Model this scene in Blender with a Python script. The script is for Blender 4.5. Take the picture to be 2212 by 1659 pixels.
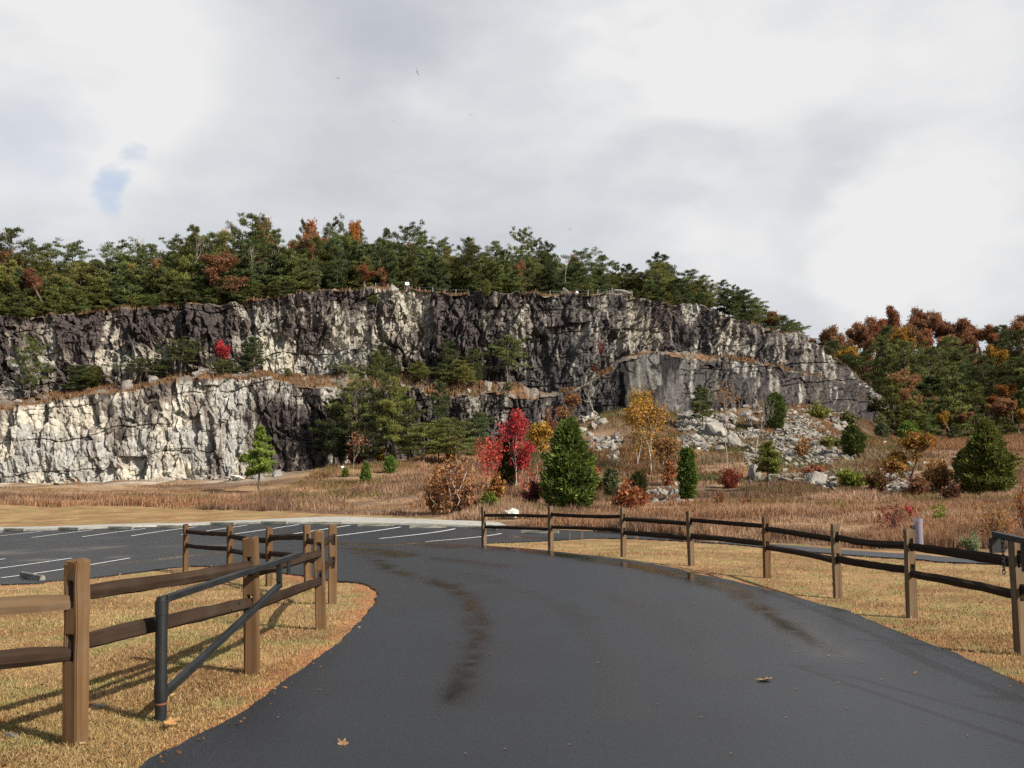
import bpy, bmesh, math, random
import numpy as np
from mathutils import Vector, Matrix, geometry

for o in list(bpy.data.objects):
    bpy.data.objects.remove(o)
scene = bpy.context.scene
COL = scene.collection
R = math.radians

# ------------------------------------------------------------------ camera
FPX, UC, VC, HOR, EYE = 2033.0, 1106.0, 829.5, 1080.0, 1.6      # focal length and centre in units of a 2212 x 1659 frame
PITCH = math.atan((HOR - VC) / FPX)
cam = bpy.data.cameras.new('camera')
cam.sensor_width = 36.0
cam.lens = 36.0 * FPX / 2212.0
cam.clip_start = 0.1
cam.clip_end = 9000
cam_ob = bpy.data.objects.new('camera', cam)
COL.objects.link(cam_ob)
cam_ob.location = (0, 0, EYE)
cam_ob.rotation_euler = (R(90) + PITCH, 0, 0)
scene.camera = cam_ob
scene.render.resolution_x, scene.render.resolution_y = 1024, 768

# ------------------------------------------------------------------ light
SUN_DIR = Vector((0.80, -0.60, 0.70)).normalized()               # towards the sun
SUN_EL = math.asin(SUN_DIR.z)
SUN_AZ = math.atan2(SUN_DIR.x, SUN_DIR.y)
EXPOSURE = 0.85
CLOUD = 0.47
sun = bpy.data.lights.new('sun', 'SUN')
sun.energy = 4.8
sun.angle = R(0.6)
sun.color = (1.0, 0.93, 0.82)
sun_ob = bpy.data.objects.new('sun', sun)
COL.objects.link(sun_ob)
sun_ob.rotation_euler = SUN_DIR.to_track_quat('Z', 'Y').to_euler()
scene.view_settings.view_transform = 'Standard'
scene.view_settings.look = 'None'
scene.view_settings.gamma = 1
scene.view_settings.exposure = EXPOSURE
scene.cycles.max_bounces = 5
scene.cycles.diffuse_bounces = 2
scene.cycles.glossy_bounces = 2
scene.cycles.transmission_bounces = 4
scene.cycles.transparent_max_bounces = 8
scene.cycles.use_denoising = False


def ray(u, v):
    """direction with unit forward component of the pixel (u, v)"""
    cx, cy = (u - UC) / FPX, (VC - v) / FPX
    c, s = math.cos(PITCH), math.sin(PITCH)
    return cx, c - s * cy, s + c * cy


def P(u, v, Y):
    dx, dy, dz = ray(u, v)
    k = Y / dy
    return (dx * k, Y, EYE + dz * k)


def Pn(u, v, Y):
    u, v, Y = np.broadcast_arrays(np.asarray(u, float), np.asarray(v, float), np.asarray(Y, float))
    cx, cy = (u - UC) / FPX, (VC - v) / FPX
    c, s = math.cos(PITCH), math.sin(PITCH)
    k = Y / (c - s * cy)
    return np.stack([cx * k, Y, EYE + (s + c * cy) * k], -1)


def proj(p):
    c, s = math.cos(PITCH), math.sin(PITCH)
    z = p[2] - EYE
    fwd, up = p[1] * c + z * s, -p[1] * s + z * c
    return UC + FPX * p[0] / fwd, VC - FPX * up / fwd


# ------------------------------------------------------------------ world: cloudy sky
world = bpy.data.worlds.new('World')
scene.world = world
world.use_nodes = True
NT = world.node_tree
NT.nodes.clear()


def nd(t, **kw):
    n = NT.nodes.new(t)
    for k, v in kw.items():
        setattr(n, k, v)
    return n


def math_node(op, a, b=None, clamp=False):
    n = nd('ShaderNodeMath', operation=op, use_clamp=clamp)
    for i, x in enumerate((a, b)):
        if x is None:
            continue
        if isinstance(x, (int, float)):
            n.inputs[i].default_value = x
        else:
            NT.links.new(x, n.inputs[i])
    return n.outputs[0]


w_out = nd('ShaderNodeOutputWorld')
w_bg = nd('ShaderNodeBackground')
w_tc = nd('ShaderNodeTexCoord')
w_sky = nd('ShaderNodeTexSky', sky_type='NISHITA', sun_disc=False)
w_sky.sun_elevation = SUN_EL
w_sky.sun_rotation = SUN_AZ
w_map = nd('ShaderNodeMapping')
w_map.inputs['Scale'].default_value = (1.0, 1.0, 2.2)
NT.links.new(w_tc.outputs['Generated'], w_map.inputs[0])
w_n1 = nd('ShaderNodeTexNoise')
w_n1.inputs['Scale'].default_value = 3.6
w_n1.inputs['Detail'].default_value = 7
w_n1.inputs['Roughness'].default_value = 0.55
NT.links.new(w_map.outputs[0], w_n1.inputs['Vector'])
w_sub = nd('ShaderNodeVectorMath', operation='SUBTRACT')
NT.links.new(w_n1.outputs['Color'], w_sub.inputs[0])
w_sub.inputs[1].default_value = (0.5, 0.5, 0.5)
w_scl = nd('ShaderNodeVectorMath', operation='SCALE')
NT.links.new(w_sub.outputs[0], w_scl.inputs[0])
w_scl.inputs['Scale'].default_value = 0.26
w_add = nd('ShaderNodeVectorMath', operation='ADD')
NT.links.new(w_tc.outputs['Generated'], w_add.inputs[0])
NT.links.new(w_scl.outputs[0], w_add.inputs[1])
w_nrm = nd('ShaderNodeVectorMath', operation='NORMALIZE')
NT.links.new(w_add.outputs[0], w_nrm.inputs[0])


def cloud_blob(u, v, deg, amp, src=None):
    d = Vector(ray(u, v)).normalized()
    dt = nd('ShaderNodeVectorMath', operation='DOT_PRODUCT')
    NT.links.new(src or w_nrm.outputs[0], dt.inputs[0])
    dt.inputs[1].default_value = d
    mr = nd('ShaderNodeMapRange', interpolation_type='SMOOTHERSTEP')
    NT.links.new(dt.outputs['Value'], mr.inputs[0])
    mr.inputs[1].default_value = math.cos(R(deg))
    mr.inputs[2].default_value = 1.0
    mr.inputs[3].default_value = 0.0
    mr.inputs[4].default_value = amp
    return mr.outputs[0]


w_n2 = nd('ShaderNodeTexNoise')
w_n2.inputs['Scale'].default_value = 8.5
w_n2.inputs['Detail'].default_value = 8
w_n2.inputs['Roughness'].default_value = 0.6
w_n2.inputs['Distortion'].default_value = 0.35
NT.links.new(w_map.outputs[0], w_n2.inputs['Vector'])
bright = math_node('MULTIPLY_ADD', w_n1.outputs['Fac'], 0.95)
bright.node.inputs[2].default_value = -0.20
bright = math_node('ADD', bright, math_node('MULTIPLY', w_n2.outputs['Fac'], 0.38))
for b in ((120, 130, 11, .30), (420, 190, 10, .22), (250, 60, 9, .10), (1640, 40, 9, .38), (1500, 110, 8, .12),
          (1980, 90, 9, .18), (2180, 330, 13, .30), (1700, 540, 9, .26), (1480, 380, 10, .14), (2000, 560, 8, .26),
          (1300, 250, 14, .10), (900, 180, 15, -.05), (1800, 420, 5, -.12), (100, 400, 9, .12), (500, 470, 10, .05),
          (1150, 60, 9, .12), (2100, 650, 6, -.14), (1250, 420, 12, .06), (40, 560, 7, .08)):
    bright = math_node('ADD', bright, cloud_blob(*b))
w_ramp = nd('ShaderNodeValToRGB')
e = w_ramp.color_ramp.elements
e[0].position, e[0].color = 0.22, (0.58, 0.61, 0.67, 1)
e[1].position, e[1].color = 1.0, (1.0, 1.0, 1.0, 1)
e2 = w_ramp.color_ramp.elements.new(0.66)
e2.color = (0.80, 0.825, 0.86, 1)
NT.links.new(bright, w_ramp.inputs[0])
w_cs = nd('ShaderNodeVectorMath', operation='SCALE')
NT.links.new(w_ramp.outputs[0], w_cs.inputs[0])
w_cs.inputs['Scale'].default_value = CLOUD
w_ss = nd('ShaderNodeVectorMath', operation='SCALE')
NT.links.new(w_sky.outputs[0], w_ss.inputs[0])
w_ss.inputs['Scale'].default_value = 0.085
hole = math_node('ADD', cloud_blob(262, 418, 1.9, .62), cloud_blob(40, 305, 4.0, .22))
hole = math_node('MULTIPLY', hole, math_node('MULTIPLY_ADD', w_n1.outputs['Fac'], 1.2), clamp=True)
hole.node.inputs[1].links[0].from_node.inputs[2].default_value = 0.12
w_sep = nd('ShaderNodeSeparateXYZ')
NT.links.new(w_tc.outputs['Generated'], w_sep.inputs[0])
behind = nd('ShaderNodeMapRange', interpolation_type='SMOOTHSTEP')
NT.links.new(w_sep.outputs[1], behind.inputs[0])
behind.inputs[1].default_value = 0.35
behind.inputs[2].default_value = -0.35
behind.inputs[3].default_value = 0.0
behind.inputs[4].default_value = 0.75
clear = math_node('MAXIMUM', hole, behind.outputs[0])
w_mix = nd('ShaderNodeMix', data_type='RGBA')
NT.links.new(clear, w_mix.inputs['Factor'])
NT.links.new(w_cs.outputs[0], w_mix.inputs[6])
NT.links.new(w_ss.outputs[0], w_mix.inputs[7])
NT.links.new(w_mix.outputs[2], w_bg.inputs[0])
w_bg.inputs[1].default_value = 1.0
NT.links.new(w_bg.outputs[0], w_out.inputs[0])

# ------------------------------------------------------------------ numpy noise
rng = np.random.default_rng(11)
random.seed(11)


def hash01(*ints, seed=0):
    h = np.full(np.broadcast(*ints).shape, 374761393 + seed * 668265263, dtype=np.uint64)
    for i, a in enumerate(ints):
        h = (h ^ (np.asarray(a).astype(np.int64).astype(np.uint64) * np.uint64([73856093, 19349663, 83492791][i]))) * np.uint64(0x9E3779B97F4A7C15)
        h ^= h >> np.uint64(29)
    h *= np.uint64(0xBF58476D1CE4E5B9)
    h ^= h >> np.uint64(32)
    return (h & np.uint64(0xFFFFFF)).astype(np.float64) / float(0xFFFFFF)


def vnoise(p, seed=0):
    """value noise, p (n, 2 or 3), result 0..1"""
    i = np.floor(p)
    f = p - i
    f = f * f * f * (f * (f * 6 - 15) + 10)
    D = p.shape[1]
    r = np.zeros(len(p))
    for c in range(1 << D):
        o = [(c >> k) & 1 for k in range(D)]
        w = np.ones(len(p))
        for k in range(D):
            w = w * (f[:, k] if o[k] else 1 - f[:, k])
        r += w * hash01(*[i[:, k] + o[k] for k in range(D)], seed=seed)
    return r


def fbm(p, oct=4, seed=0, gain=.5):
    r, a, t = 0, 1, 0
    for k in range(oct):
        r = r + a * vnoise(p * 2.03 ** k + 17.3 * k, seed + k)
        t += a
        a *= gain
    return r / t


def worley(p, seed=0, block=0.0):
    """2-D cells: F1, F2, id of the nearest cell, offset from its centre"""
    i = np.floor(p)
    n = len(p)
    f1, f2 = np.full(n, 9.), np.full(n, 9.)
    cid, off = np.zeros(n), np.zeros((n, 2))
    for a in (-1, 0, 1):
        for b in (-1, 0, 1):
            ix, iy = i[:, 0] + a, i[:, 1] + b
            c = np.stack([ix + .1 + .8 * hash01(ix, iy, seed=seed), iy + .1 + .8 * hash01(ix, iy, seed=seed + 7)], -1)
            d = p - c
            l = np.hypot(d[:, 0], d[:, 1]) * (1 - block) + np.maximum(np.abs(d[:, 0]), np.abs(d[:, 1])) * block
            m = l < f1
            f2 = np.where(m, f1, np.minimum(f2, l))
            cid = np.where(m, hash01(ix, iy, seed=seed + 13), cid)
            off = np.where(m[:, None], d, off)
            f1 = np.where(m, l, f1)
    return f1, f2, cid, off


def sstep(x, a, b):
    t = np.clip((x - a) / (b - a), 0, 1)
    return t * t * (3 - 2 * t)


# ------------------------------------------------------------------ object helpers
def tag(o, label=None, cat=None, group=None, kind=None):
    for k, v in (('label', label), ('category', cat), ('group', group), ('kind', kind)):
        if v:
            o[k] = v
    return o


def mesh_np(name, verts, faces, mat=None, cols=None, attrs=None, smooth=False):
    """verts (n,3); faces: array (m,3|4) or list of such"""
    me = bpy.data.meshes.new(name)
    if isinstance(faces, np.ndarray):
        faces = [faces]
    faces = [f for f in faces if len(f)]
    verts = np.asarray(verts, np.float32)
    me.vertices.add(len(verts))
    me.vertices.foreach_set('co', verts.ravel())
    loops = np.concatenate([f.ravel() for f in faces]).astype(np.int32)
    tot = np.concatenate([np.full(len(f), f.shape[1]) for f in faces]).astype(np.int32)
    start = np.concatenate([[0], np.cumsum(tot)[:-1]]).astype(np.int32)
    me.loops.add(len(loops))
    me.loops.foreach_set('vertex_index', loops)
    me.polygons.add(len(tot))
    me.polygons.foreach_set('loop_start', start)
    me.polygons.foreach_set('loop_total', tot)
    me.polygons.foreach_set('use_smooth', np.full(len(tot), smooth, bool))
    if cols is not None:
        a = me.attributes.new('col', 'FLOAT_COLOR', 'POINT')
        c = np.ones((len(verts), 4), np.float32)
        c[:, :3] = cols
        a.data.foreach_set('color', c.ravel())
    for k, v in (attrs or {}).items():
        a = me.attributes.new(k, 'FLOAT', 'POINT')
        a.data.foreach_set('value', np.asarray(v, np.float32))
    me.update(calc_edges=True)
    if mat:
        me.materials.append(mat)
    return me


def link(name, data, parent=None, loc=None, rot=None, scale=None):
    o = bpy.data.objects.new(name, data)
    COL.objects.link(o)
    if parent:
        o.parent = parent
    if loc is not None:
        o.location = loc
    if rot is not None:
        o.rotation_euler = rot
    if scale is not None:
        o.scale = scale
    return o


def bm_obj(name, bm, mat, parent=None, loc=None, rot=None, scale=None, smooth=False):
    me = bpy.data.meshes.new(name)
    bm.normal_update()
    bm.to_mesh(me)
    bm.free()
    if mat:
        me.materials.append(mat)
    if smooth:
        for p in me.polygons:
            p.use_smooth = True
    return link(name, me, parent, loc, rot, scale)


def bm_box(bm, x0, x1, y0, y1, z0, z1, M=None):
    vs = [bm.verts.new((x, y, z)) for z in (z0, z1) for (x, y) in ((x0, y0), (x1, y0), (x1, y1), (x0, y1))]
    if M is not None:
        for v in vs:
            v.co = M @ v.co
    for f in ((3, 2, 1, 0), (4, 5, 6, 7), (0, 1, 5, 4), (1, 2, 6, 5), (2, 3, 7, 6), (3, 0, 4, 7)):
        bm.faces.new([vs[i] for i in f])
    return vs


def bm_bar(bm, a, b, w, h=None, up=(0, 0, 1)):
    """a box bar from a to b"""
    a, b = Vector(a), Vector(b)
    x = (b - a).normalized()
    y = Vector(up).cross(x).normalized()
    z = x.cross(y)
    M = Matrix((x, y, z)).transposed().to_4x4()
    M.translation = a
    h = h or w
    return bm_box(bm, 0, (b - a).length, -w / 2, w / 2, -h / 2, h / 2, M)


def bm_cyl(bm, p0, p1, r0, r1=None, n=20, caps=True):
    p0, p1 = Vector(p0), Vector(p1)
    r1 = r0 if r1 is None else r1
    q = (p1 - p0).to_track_quat('Z', 'Y')
    a = [bm.verts.new(p0 + q @ Vector((r0 * math.cos(2 * math.pi * i / n), r0 * math.sin(2 * math.pi * i / n), 0))) for i in range(n)]
    b = [bm.verts.new(p1 + q @ Vector((r1 * math.cos(2 * math.pi * i / n), r1 * math.sin(2 * math.pi * i / n), 0))) for i in range(n)]
    for i in range(n):
        bm.faces.new((a[i], a[(i + 1) % n], b[(i + 1) % n], b[i]))
    if caps:
        bm.faces.new(a[::-1])
        bm.faces.new(b)
    return a, b


def bevel(bm, w, ang=30, seg=1):
    bmesh.ops.remove_doubles(bm, verts=bm.verts, dist=1e-5)
    bm.normal_update()
    es = [e for e in bm.edges if len(e.link_faces) == 2 and e.calc_face_angle(0) > R(ang)]
    bmesh.ops.bevel(bm, geom=es, offset=w, segments=seg, affect='EDGES', profile=.6)


# ------------------------------------------------------------------ materials
class MatB:
    def __init__(self, name, rough=.8, spec=.3, metal=0.0):
        self.m = bpy.data.materials.new(name)
        self.m.use_nodes = True
        self.t = self.m.node_tree
        self.b = self.t.nodes['Principled BSDF']
        self.b.inputs['Roughness'].default_value = rough
        self.b.inputs['Specular IOR Level'].default_value = spec
        self.b.inputs['Metallic'].default_value = metal

    def n(self, typ, **kw):
        x = self.t.nodes.new(typ)
        for k, v in kw.items():
            setattr(x, k, v)
        return x

    def l(self, a, b):
        self.t.links.new(a, b)

    def coord(self, scale=(1, 1, 1), out='Object'):
        tc = self.n('ShaderNodeTexCoord')
        mp = self.n('ShaderNodeMapping')
        mp.inputs['Scale'].default_value = scale
        self.l(tc.outputs[out], mp.inputs[0])
        return mp.outputs[0]

    def noise(self, vec, scale, detail=4, rough=.55, out='Fac', dist=0):
        x = self.n('ShaderNodeTexNoise')
        x.inputs['Scale'].default_value = scale
        x.inputs['Detail'].default_value = detail
        x.inputs['Roughness'].default_value = rough
        x.inputs['Distortion'].default_value = dist
        self.l(vec, x.inputs['Vector'])
        return x.outputs[out]

    def ramp(self, fac, stops):
        r = self.n('ShaderNodeValToRGB')
        el = r.color_ramp.elements
        while len(el) < len(stops):
            el.new(.5)
        for e_, (p, c) in zip(el, stops):
            e_.position = p
            e_.color = (c, c, c, 1) if isinstance(c, (int, float)) else (*c, 1)
        self.l(fac, r.inputs[0])
        return r.outputs[0]

    def mixc(self, fac, a, b, mode='MIX'):
        x = self.n('ShaderNodeMix', data_type='RGBA', blend_type=mode)
        for s, v in ((0, fac), (6, a), (7, b)):
            if isinstance(v, (int, float)):
                x.inputs[s].default_value = v
            elif isinstance(v, tuple):
                x.inputs[s].default_value = (*v, 1)
            else:
                self.l(v, x.inputs[s])
        return x.outputs[2]

    def attr(self, name, out='Color'):
        a = self.n('ShaderNodeAttribute', attribute_name=name)
        return a.outputs[out]

    def mul(self, a, b, op='MULTIPLY'):
        x = self.n('ShaderNodeMath', operation=op)
        for i, v in enumerate((a, b)):
            if isinstance(v, (int, float)):
                x.inputs[i].default_value = v
            else:
                self.l(v, x.inputs[i])
        return x.outputs[0]

    def color(self, c):
        if isinstance(c, tuple):
            self.b.inputs['Base Color'].default_value = (*c, 1)
        else:
            self.l(c, self.b.inputs['Base Color'])
        return self

    def bump(self, h, strength=.4, dist=.02):
        x = self.n('ShaderNodeBump')
        x.inputs['Strength'].default_value = strength
        x.inputs['Distance'].default_value = dist
        self.l(h, x.inputs['Height'])
        self.l(x.outputs[0], self.b.inputs['Normal'])
        return self


def wood_mat(name, dark, light, axis, grey=(.16, .14, .12), greyness=.3):
    m = MatB(name, .85, .08)
    sc = [44, 44, 44]
    sc[axis] = 1.3
    g = m.noise(m.coord(tuple(sc)), 1.0, 6, .6, dist=.3)
    mid = tuple((a + b) / 2 for a, b in zip(dark, light))
    g0 = m.noise(m.coord(tuple(.35 * q for q in sc)), 1.0, 4, .5)
    c = m.mixc(.55, m.ramp(g, [(.32, dark), (.5, mid), (.70, light)]), m.ramp(g0, [(.35, mid), (.65, light)]))
    bl = m.noise(m.coord((3, 3, 3)), 1.2, 4)
    c = m.mixc(m.ramp(bl, [(.45, 0.0), (.75, greyness)]), c, grey)
    oi = m.n('ShaderNodeObjectInfo')
    c = m.mixc(m.mul(oi.outputs['Random'], .45), c, dark)
    m.color(c)
    m.bump(g, .35, .003)
    return m.m


def foliage_mat(name, trans=.28, vary=.42):
    m = bpy.data.materials.new(name)
    m.use_nodes = True
    t = m.node_tree
    t.nodes.clear()
    out = t.nodes.new('ShaderNodeOutputMaterial')
    at = t.nodes.new('ShaderNodeAttribute')
    at.attribute_name = 'col'
    oi = t.nodes.new('ShaderNodeObjectInfo')
    mr = t.nodes.new('ShaderNodeMapRange')
    mr.inputs[3].default_value = 1 - vary
    mr.inputs[4].default_value = 1 + vary * .8
    t.links.new(oi.outputs['Random'], mr.inputs[0])
    hs = t.nodes.new('ShaderNodeHueSaturation')
    mh = t.nodes.new('ShaderNodeMapRange')
    mh.inputs[3].default_value = .488
    mh.inputs[4].default_value = .512
    w = t.nodes.new('ShaderNodeMath')
    w.operation = 'FRACT'
    w2 = t.nodes.new('ShaderNodeMath')
    w2.operation = 'MULTIPLY'
    w2.inputs[1].default_value = 7.31
    t.links.new(oi.outputs['Random'], w2.inputs[0])
    t.links.new(w2.outputs[0], w.inputs[0])
    t.links.new(w.outputs[0], mh.inputs[0])
    t.links.new(mh.outputs[0], hs.inputs['Hue'])
    t.links.new(mr.outputs[0], hs.inputs['Value'])
    t.links.new(at.outputs['Color'], hs.inputs['Color'])
    d = t.nodes.new('ShaderNodeBsdfDiffuse')
    tr = t.nodes.new('ShaderNodeBsdfTranslucent')
    mx = t.nodes.new('ShaderNodeMixShader')
    mx.inputs[0].default_value = trans
    t.links.new(hs.outputs[0], d.inputs[0])
    t.links.new(hs.outputs[0], tr.inputs[0])
    t.links.new(d.outputs[0], mx.inputs[1])
    t.links.new(tr.outputs[0], mx.inputs[2])
    t.links.new(mx.outputs[0], out.inputs[0])
    return m


M_FOL = foliage_mat('foliage')
M_LEAF = foliage_mat('autumn_leaves', .4, .25)
M_GRASS = foliage_mat('dry_grass_blades', .3, 0.0)

_m = MatB('bark', .9, .1)
_g = _m.noise(_m.coord((6, 6, 1.2)), 2.0, 5)
_m.color(_m.ramp(_g, [(.3, (.05, .035, .025)), (.7, (.17, .13, .10))]))
M_BARK = _m.m
_m = MatB('pale_bark', .9, .1)
_g = _m.noise(_m.coord((4, 4, 2)), 2.0, 5)
_m.color(_m.ramp(_g, [(.3, (.20, .17, .14)), (.7, (.46, .41, .35))]))
M_PALE = _m.m

# rock of the cliff: colour comes from the stain pattern laid out below
_m = MatB('cliff_rock', .92, .06)
_c = _m.coord()
_a = _m.attr('col')
_f = _m.noise(_c, 1.6, 8, .66)
_f2 = _m.noise(_m.coord((2.4, 2.4, .35)), 1.0, 6, .6)
_k = _m.mixc(1.0, _a, _m.ramp(_f, [(.28, .62), (.52, 1.0), (.75, 1.22)]), 'MULTIPLY')
_k = _m.mixc(1.0, _k, _m.ramp(_f2, [(.3, .78), (.6, 1.05)]), 'MULTIPLY')
_m.color(_k)
_m.bump(_m.noise(_c, 2.2, 8, .7), .9, .25)
M_CLIFF = _m.m

_m = MatB('boulder_rock', .88, .2)
_c = _m.coord()
_f = _m.noise(_c, 1.4, 8, .65)
_oi = _m.n('ShaderNodeObjectInfo')
_k = _m.ramp(_f, [(.28, (.075, .067, .06)), (.46, (.235, .216, .188)), (.70, (.385, .355, .30))])
_k = _m.mixc(_m.mul(_oi.outputs['Random'], .6), _k, (.12, .108, .098))
_m.color(_k)
_m.bump(_m.noise(_c, 3.0, 8, .7), .8, .12)
M_ROCK = _m.m
_m = MatB('white_rock', .85, .2)
_f = _m.noise(_m.coord(), 2.0, 8, .6)
_m.color(_m.ramp(_f, [(.3, (.24, .225, .19)), (.5, (.44, .415, .36)), (.7, (.56, .53, .47))]))
_m.bump(_f, .6, .08)
M_WHITE_ROCK = _m.m

_m = MatB('ground_soil', .95, .1)
_c = _m.coord()
_f = _m.noise(_c, .9, 8, .62)
_f2 = _m.noise(_c, 14, 6, .65)
_k = _m.mixc(1.0, _m.attr('col'), _m.ramp(_f, [(.3, .72), (.7, 1.22)]), 'MULTIPLY')
_k = _m.mixc(1.0, _k, _m.ramp(_f2, [(.25, .60), (.5, 1.0), (.75, 1.3)]), 'MULTIPLY')
_m.color(_k)
_m.bump(_f2, .8, .03)
M_GROUND = _m.m

_m = MatB('asphalt', .6, .45)
_c = _m.coord()
_sp = _m.noise(_c, 70, 3, .75)
_mo = _m.noise(_c, .55, 5, .6)
_fi = _m.noise(_c, 24, 4, .6)
_k = _m.ramp(_sp, [(.30, (.0032, .0044, .0068)), (.52, (.0064, .0084, .0124)), (.68, (.0135, .0165, .0222)), (.80, (.060, .065, .074))])
_k = _m.mixc(1.0, _k, _m.ramp(_mo, [(.3, .72), (.7, 1.22)]), 'MULTIPLY')
_k = _m.mixc(1.0, _k, _m.ramp(_fi, [(.3, .85), (.7, 1.15)]), 'MULTIPLY')
_k = _m.mixc(_m.attr('dust', 'Fac'), _k, (.17, .14, .11))
_wet = _m.attr('wet', 'Fac')
_k = _m.mixc(_wet, _k, (.0065, .0050, .0042))
_m.color(_k)
_rr = _m.n('ShaderNodeMapRange')
_m.l(_wet, _rr.inputs[0])
_rr.inputs[3].default_value = .40
_rr.inputs[4].default_value = .11
_m.l(_rr.outputs[0], _m.b.inputs['Roughness'])
_bh = _m.mul(_sp, _m.mul(1.0, _wet, 'SUBTRACT'))
_m.bump(_bh, .30, .004)
M_ASPHALT = _m.m

_m = MatB('concrete', .85, .25)
_f = _m.noise(_m.coord(), 3.0, 7, .6)
_m.color(_m.ramp(_f, [(.3, (.21, .205, .18)), (.7, (.36, .35, .31))]))
_m.bump(_m.noise(_m.coord(), 40, 4), .3, .006)
M_CONC = _m.m
_m = MatB('mossy_concrete', .9, .2)
_f = _m.noise(_m.coord((1, 3, 3)), 2.4, 7, .6)
_m.color(_m.ramp(_f, [(.35, (.07, .075, .055)), (.5, (.13, .125, .098)), (.72, (.25, .235, .19))]))
M_STOP = _m.m
_m = MatB('line_paint', .7, .3)
_f = _m.noise(_m.coord(), 9, 6, .6)
_m.color(_m.ramp(_f, [(.3, (.45, .45, .44)), (.55, (.78, .78, .76))]))
M_PAINT = _m.m
_m = MatB('dark_gate_paint', .45, .38, .0)
_f = _m.noise(_m.coord(), 7, 6, .6)
_m.color(_m.ramp(_f, [(.3, (.006, .0068, .0076)), (.7, (.014, .016, .018))]))
_m.bump(_m.noise(_m.coord(), 60, 3), .15, .003)
M_GATE = _m.m
_m = MatB('rusty_metal', .8, .3, .2)
_m.color((.16, .06, .03))
M_RUST = _m.m
M_POST = wood_mat('fence_post_wood', (.052, .028, .013), (.150, .086, .040), 2)
M_POSTG = wood_mat('grey_fence_post_wood', (.062, .038, .021), (.180, .120, .068), 2, (.19, .165, .125), .6)
M_RAIL = wood_mat('weathered_rail_wood', (.011, .0065, .0042), (.040, .0245, .0155), 0, (.055, .045, .036), .35)
M_RAILL = wood_mat('pale_rail_wood', (.05, .031, .017), (.15, .098, .054), 0, (.22, .18, .13), .4)
M_TABLE = wood_mat('picnic_table_wood', (.20, .11, .06), (.42, .26, .15), 0)
_m = MatB('galvanised_steel', .5, .5, .6)
_m.color((.30, .31, .31))
M_STEEL = _m.m
_m = MatB('white_sign_face', .6, .3)
_m.color((.80, .82, .84))
M_SIGN = _m.m
_m = MatB('blue_sign_ink', .6, .3)
_m.color((.03, .07, .22))
M_BLUE = _m.m
_m = MatB('vulture_feathers', .8, .2)
_m.color((.018, .016, .015))
M_BIRD = _m.m
_m = MatB('black_plastic', .5, .4)
_m.color((.012, .012, .013))
M_BLACK = _m.m
# clear acrylic
M_ACRYL = bpy.data.materials.new('clear_acrylic')
M_ACRYL.use_nodes = True
_t = M_ACRYL.node_tree
_t.nodes.clear()
_o = _t.nodes.new('ShaderNodeOutputMaterial')
_tr = _t.nodes.new('ShaderNodeBsdfTransparent')
_tr.inputs[0].default_value = (.86, .84, .88, 1)
_gl = _t.nodes.new('ShaderNodeBsdfPrincipled')
_gl.inputs['Base Color'].default_value = (.36, .34, .39, 1)
_gl.inputs['Roughness'].default_value = .12
_mx = _t.nodes.new('ShaderNodeMixShader')
_mx.inputs[0].default_value = .30
_t.links.new(_tr.outputs[0], _mx.inputs[1])
_t.links.new(_gl.outputs[0], _mx.inputs[2])
_t.links.new(_mx.outputs[0], _o.inputs[0])
_m = MatB('fallen_leaf_tan', .8, .2)
_f = _m.noise(_m.coord(), 30, 4)
_m.color(_m.ramp(_f, [(.3, (.11, .06, .028)), (.7, (.26, .155, .075))]))
M_FLEAF = _m.m
_m = MatB('fallen_leaf_orange', .8, .2)
_f = _m.noise(_m.coord(), 30, 4)
_m.color(_m.ramp(_f, [(.3, (.24, .11, .04)), (.7, (.42, .23, .085))]))
M_FLEAFO = _m.m

# ------------------------------------------------------------------ terrain heights
ctrl = []
for x, y, z in ((-14, -5, 0), (14, -5, .05), (0, -5, 0), (-10, 4, -.03), (10, 4, .05), (0, 4, 0), (-2.83, 6.1, 0), (-2.39, 8.6, 0),
                (-2.35, 11.6, 0), (-2.79, 14.6, 0), (-3.8, 17.5, -.1), (-5.2, 20.2, -.2), (-8.7, 25.1, -.25), (5.24, 9.7, 0),
                (5.42, 12.75, 0), (5.39, 15.6, 0), (5.02, 18.6, .05), (4.09, 21.5, .13), (2.87, 24.2, .17), (1.1, 26.9, .18),
                (-.87, 29.4, .18), (0, 10, 0), (1, 18, .06), (-9, 12, -.18), (12, 14, .02), (-20, 8, -.2), (22, 10, .1),
                (-70, 190, 5), (0, 190, 12), (-150, 260, 5), (0, 320, 12), (-250, 420, 5), (-120, 130, 4), (-160, 60, 0), (160, 60, 6)):
    ctrl.append((x, y, z))
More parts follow.
